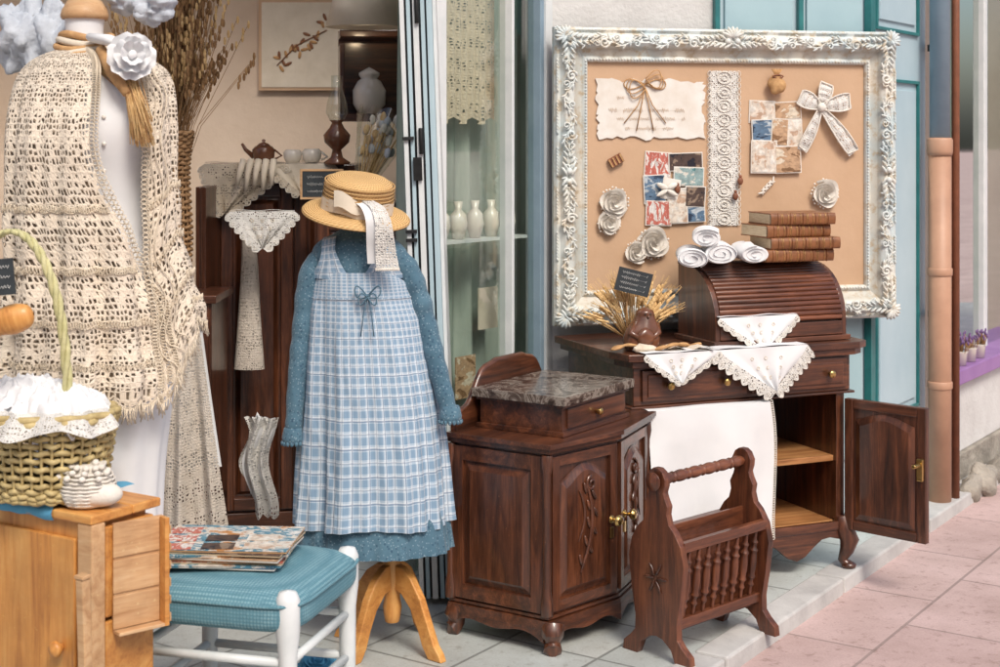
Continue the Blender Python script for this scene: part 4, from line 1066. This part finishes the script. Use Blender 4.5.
for i in range(8):
    a=R.uniform(-7,7); w,d=.36,.25; MM=F(R.uniform(-.02,.02),R.uniform(-.01,.01),z,a)
    b.box((-w/2,-d/2,0),(w/2,d/2,.0045),[paper,pr3,pages,pale][i%4],MM); b.box((-w/2+.003,-d/2-.002,.0046),(w/2,d/2,.0056),pr3 if i%2 else ph[(i//2)%6],MM); z+=.0062
for k in range(7):
    x0=-.16+.11*(k%3); y0=-.11+.08*(k//3); b.box((x0,y0,z+.0002),(x0+.085,y0+.06,z+.0012),ph[(k*2+1)%6],F(0,0,0,5))
b.done('magazine_stack',F(-.74,4.0,.477,-3))
b=B(); b.ball((0,0,.04),(.07,.05,.04),bluecloth,nz=.4,ns=25,n=30,k=16); rose(b,(0,-.02,.07),.045,bluecloth,M=rot(-70,'X')); b.done('blue_crochet_flower',F(-.53,4.35,0.0))
# ---------------------------------------------------------------- interior
ar=B()
ar.box((0,0,0),(.62,.45,1.46),dwz); ar.box((-.03,-.03,1.46),(.65,.46,1.5),dwx)
panel(ar,.02,.31,.1,1.42,0,dwz,dwx,.05,.02); panel(ar,.315,.60,.1,1.42,0,dwz,dwx,.05,.02)
ar.box((0,-.02,0),(.62,0,.09),dwx)
ar.M=F(0.0,-.01,0,-100); panel(ar,.0,.30,.1,1.42,0,dwz,dwx,.045,.02,arch=.05); ar.box((0,0,.1),(.3,.02,1.42),dwz); ar.M=Matrix()
ar.done('dark_armoire',F(-1.15,6.0,0,10),bevel=.004)
b=B()
hang(b,F(-1.02,5.93,1.505,10),.16,.20,m=lcream,ed=lcream,skew=-.08,top=.3); hang(b,F(-.80,5.97,1.505,10),.13,.12,m=cream,ed=lcream,top=.3)
for k in range(5): b.tube([(-1.02+k*.03,5.9,1.52),(-1.03+k*.032,5.87,1.47),(-1.04+k*.034,5.87,1.42-.02*(k%2))],[.014,.012,.008],cream,8)
b.done('lace_runner')
b=B(); hang(b,F(-.90,5.62,1.33,6),.12,.14,m=lwhite,top=.05); b.done('lace_doily')
b=B(); loft(b,[(1.32,-.02,0,.01,.01),(1.15,0,0,.03,.02),(.9,0,0,.045,.03),(.7,0,0,.06,.03)],lgrey,20,20); b.done('hanging_lace_strip',F(-.985,5.83,0.0))
b=B()
b.lathe([(0,0),(.05,0),(.055,.01),(.025,.03),(.018,.06),(.05,.09),(.055,.12),(.03,.15),(.02,.17),(.03,.18)],clay,(0,0,0),24)
b.lathe([(.028,.18),(.045,.21),(.04,.25),(.022,.31),(.024,.36)],cello,(0,0,0),20)
b.done('oil_lamp',F(-.66,6.0,1.5))
b=B()
for x,s in ((0,1),(.12,.8),(.2,.85)):
    b.lathe([(0,0),(.03*s,.002),(.045*s,.03*s),(.048*s,.06*s),(.035*s,.075*s)],porcelain if x else clay,(x,0,0),20)
    b.tube([(x+.045*s,0,.02*s),(x+.075*s,0,.035*s),(x+.045*s,0,.06*s)],.005,porcelain if x else clay,6)
b.lathe([(.03,.075),(.02,.085),(.006,.09),(.008,.1),(0,.105)],clay,(0,0,0),16); b.tube([(-.04,0,.03),(-.075,0,.06),(-.09,0,.085)],[.012,.008,.006],clay,8)
b.done('tea_set',F(-.98,6.15,1.5))
sh_=B(); sh_.box((0,0,0),(.6,.25,.03),dwx); sh_.box((.0,.0,.03),(.02,.25,.33),dwz); sh_.box((.0,.23,.03),(.6,.25,.4),dwx); sh_.box((0,0,.36),(.6,.25,.39),dwx); sh_.done('wall_shelf',F(-.68,6.3,1.68,8),bevel=.003)
b=B(); b.lathe([(0,0),(.045,0),(.07,.04),(.072,.1),(.05,.14),(.035,.15),(.045,.165),(.045,.175),(.02,.19),(0,.2)],porcelain,(0,0,0),24); b.done('ginger_jar',F(-.56,6.35,1.712))
b=B()
b.grid(lambda u,v:Vector(((.015+.10*v)*math.cos(2*pi*u)*(1+.12*math.sin(u*50+v*5))+.07*v,(.015+.1*v)*math.sin(2*pi*u)*(1+.12*math.sin(u*44)),.36*v+.02*math.sin(u*30)*v)),60,12,cello,True)
for i in range(60):
    a=R.random()*6.28; q=R.random()*.08; h=.18+R.random()*.16; b.tube([(0,0,0),(q*math.cos(a)+.05,q*math.sin(a),h)],.002,straw2,4); b.ball((q*math.cos(a)+.05,q*math.sin(a),h),(.012,.012,.018),(crochetw,straw2,greycloth)[i%3],nz=.4,ns=60,n=8,k=6)
b.done('wrapped_bouquet',F(-.55,5.75,1.36)@rot(8,'Y'))
b=B(); b.box((-.1,-.1,0),(.35,.12,1.36),dwz); panel(b,-.09,.34,.1,1.3,-.1,dwz,dwx,.05,.015); b.done('wooden_pedestal',F(-.62,5.85,0,0),bevel=.004)
sign('slate_sign',F(-.76,5.70,1.38,12),.15,.10,pale,3)
b=B(); b.box((-.21,0,-.22),(.21,.02,.22),kraft); b.box((-.195,-.004,-.205),(.195,.0,.205),cream)
b.tube([(-.12,-.008,-.1),(-.02,-.008,.0),(.12,-.008,.07)],.003,leather,5)
for i in range(22):
    x=-.12+.011*i; z=-.1+.009*i+R.uniform(-.05,.05); b.ball((x,-.007,z),(.02,.002,.008),leather if i%2 else raffia,M=Matrix.Rotation(R.uniform(-2,2),4,'Y'),n=8,k=4)
b.done('botanical_picture',F(-.957,7.17,2.06))
b=B(); b.lathe([(.16,-.10),(.10,.14)],cream,(0,0,0),28); b.tube([(0,0,.1),(0,0,1.1)],.004,iron); b.lathe([(.0,-.03),(.03,-.01),(.02,.05)],porcelain,(0,0,0),14)
b.done('pendant_lampshade',F(-.55,6.05,2.16),solid=.002)
b=B(); b.box((-.2,-.15,0),(.14,.17,1.0),dwz); b.box((-.22,-.17,1.0),(.16,.18,1.03),dwx)
panel(b,-.19,.13,.08,.95,-.15,dwz,dwx,.04,.015); b.done('side_cabinet',F(-1.20,5.6),bevel=.004)
b=B(); wicker(b,[(0,0,0,.055,.055),(.2,0,0,.07,.07),(.45,0,0,.06,.06),(.6,0,0,.075,.075)],wickd,20,34,.0075)
for i in range(420):
    a=R.random()*6.28; q=abs(R.gauss(0,.12)); h=.8+R.random()*.4; e=Vector((q*math.cos(a)+.02,q*math.sin(a)*.6,h))
    b.tube([(0,0,.3),(e.x*.35,e.y*.35,.62),e],.0013,dried,3)
    for k in range(4):
        w_=Vector((R.uniform(-.008,.008),0,0)); b.ball(e-Vector((e.x*.05*k,e.y*.05*k,.026*k))+w_,(.006,.005,.016),dried if i%3 else straw2,n=5,k=4)
b.done('dried_grass_basket',F(-1.22,5.5,1.032))
b=B()
def lc(u,v): return Vector((-.05-.07*v+(.12+.17*v)*u,-.03*math.sin(u*14+v*2)*v-.012*math.sin(u*31)*v-.03,.98-.72*v-.02*math.sin(u*5)*v))
b.grid(lc,60,40,lgrey,su=.3,sv=.75)
for i in range(13):
    p=lc((i+.5)/13,1)
    for r_ in (.006,.012,.018): b.tube([p+Vector((r_*math.cos(k*pi/5),-.002,-.012+r_*math.sin(k*pi/5))) for k in range(10)],.0016,crochetw,4,True)
    for k in range(6): b.tube([p+Vector((.006*math.cos(k*pi/3),-.002,-.012+.006*math.sin(k*pi/3))),p+Vector((.018*math.cos(k*pi/3),-.002,-.012+.018*math.sin(k*pi/3)))],.0014,crochetw,4)
b.grid(lambda u,v:lc(u,v*.72)+Vector((0,.04,0)),40,20,white,su=.3,sv=.75)
b.box((-.06,-.01,.96),(.09,.01,.985),dwx); b.box((.0,.03,0),(.02,.05,.96),dwz)
b.box((-.15,-.12,0),(.17,.12,.02),dwx)
b.done('lace_cloth_rack',F(-1.1,5.1))
b=B()
for k in range(3):
    b.grid(lambda u,v:Vector((.09*u+.02*math.sin(v*6+k)+.012*k,.02*math.sin(u*12+k)-.012*k,.55-(.22+.07*k)*v-.02*abs(math.sin(u*9))*(v>.9))),20,20,lwhite if k!=1 else white,su=.1,sv=.3)
b.tube([(.03,.05,.5),(.05,0,.56),(.07,.05,.5)],.01,white)
b.done('lace_scarf',F(-.97,5.62,0.0))
# ---------------------------------------------------------------- light, camera
w=bpy.data.worlds.new('World'); sc.world=w; w.use_nodes=True; nt=w.node_tree
AZ,EL=158,48
sky=nt.nodes.new('ShaderNodeTexSky'); sky.sky_type='NISHITA'; sky.sun_disc=False
sky.sun_elevation=math.radians(EL); sky.sun_rotation=math.radians(AZ); sky.air_density=1; sky.dust_density=4; sky.ozone_density=.5
bg=nt.nodes['Background']; nt.links.new(sky.outputs[0],bg.inputs[0]); bg.inputs[1].default_value=.15
sl=bpy.data.lights.new('sun','SUN'); sl.energy=2.35; sl.angle=math.radians(18); sl.color=(1,.94,.87)
so=bpy.data.objects.new('sun',sl); sc.collection.objects.link(so)
dr=Vector((math.sin(math.radians(AZ))*math.cos(math.radians(EL)),math.cos(math.radians(AZ))*math.cos(math.radians(EL)),math.sin(math.radians(EL))))
so.rotation_euler=dr.to_track_quat('Z','Y').to_euler()
pl=bpy.data.lights.new('lamp_bulb','POINT'); pl.energy=22; pl.color=(1,.75,.48); pl.shadow_soft_size=.05
po=bpy.data.objects.new('lamp_bulb',pl); sc.collection.objects.link(po); po.location=(-.55,6.05,2.1)
cd=bpy.data.cameras.new('camera'); co=bpy.data.objects.new('camera',cd); sc.collection.objects.link(co)
co.location=(0,0,1.6); co.rotation_euler=(pi/2,0,0); cd.lens=53.4; cd.sensor_width=36; cd.shift_y=-.1935; cd.clip_end=600; cd.clip_start=.05
cd.dof.use_dof=True; cd.dof.focus_distance=5.0; cd.dof.aperture_fstop=5.0
sc.camera=co
sc.view_settings.view_transform='Standard'; sc.view_settings.look='None'; sc.view_settings.exposure=0
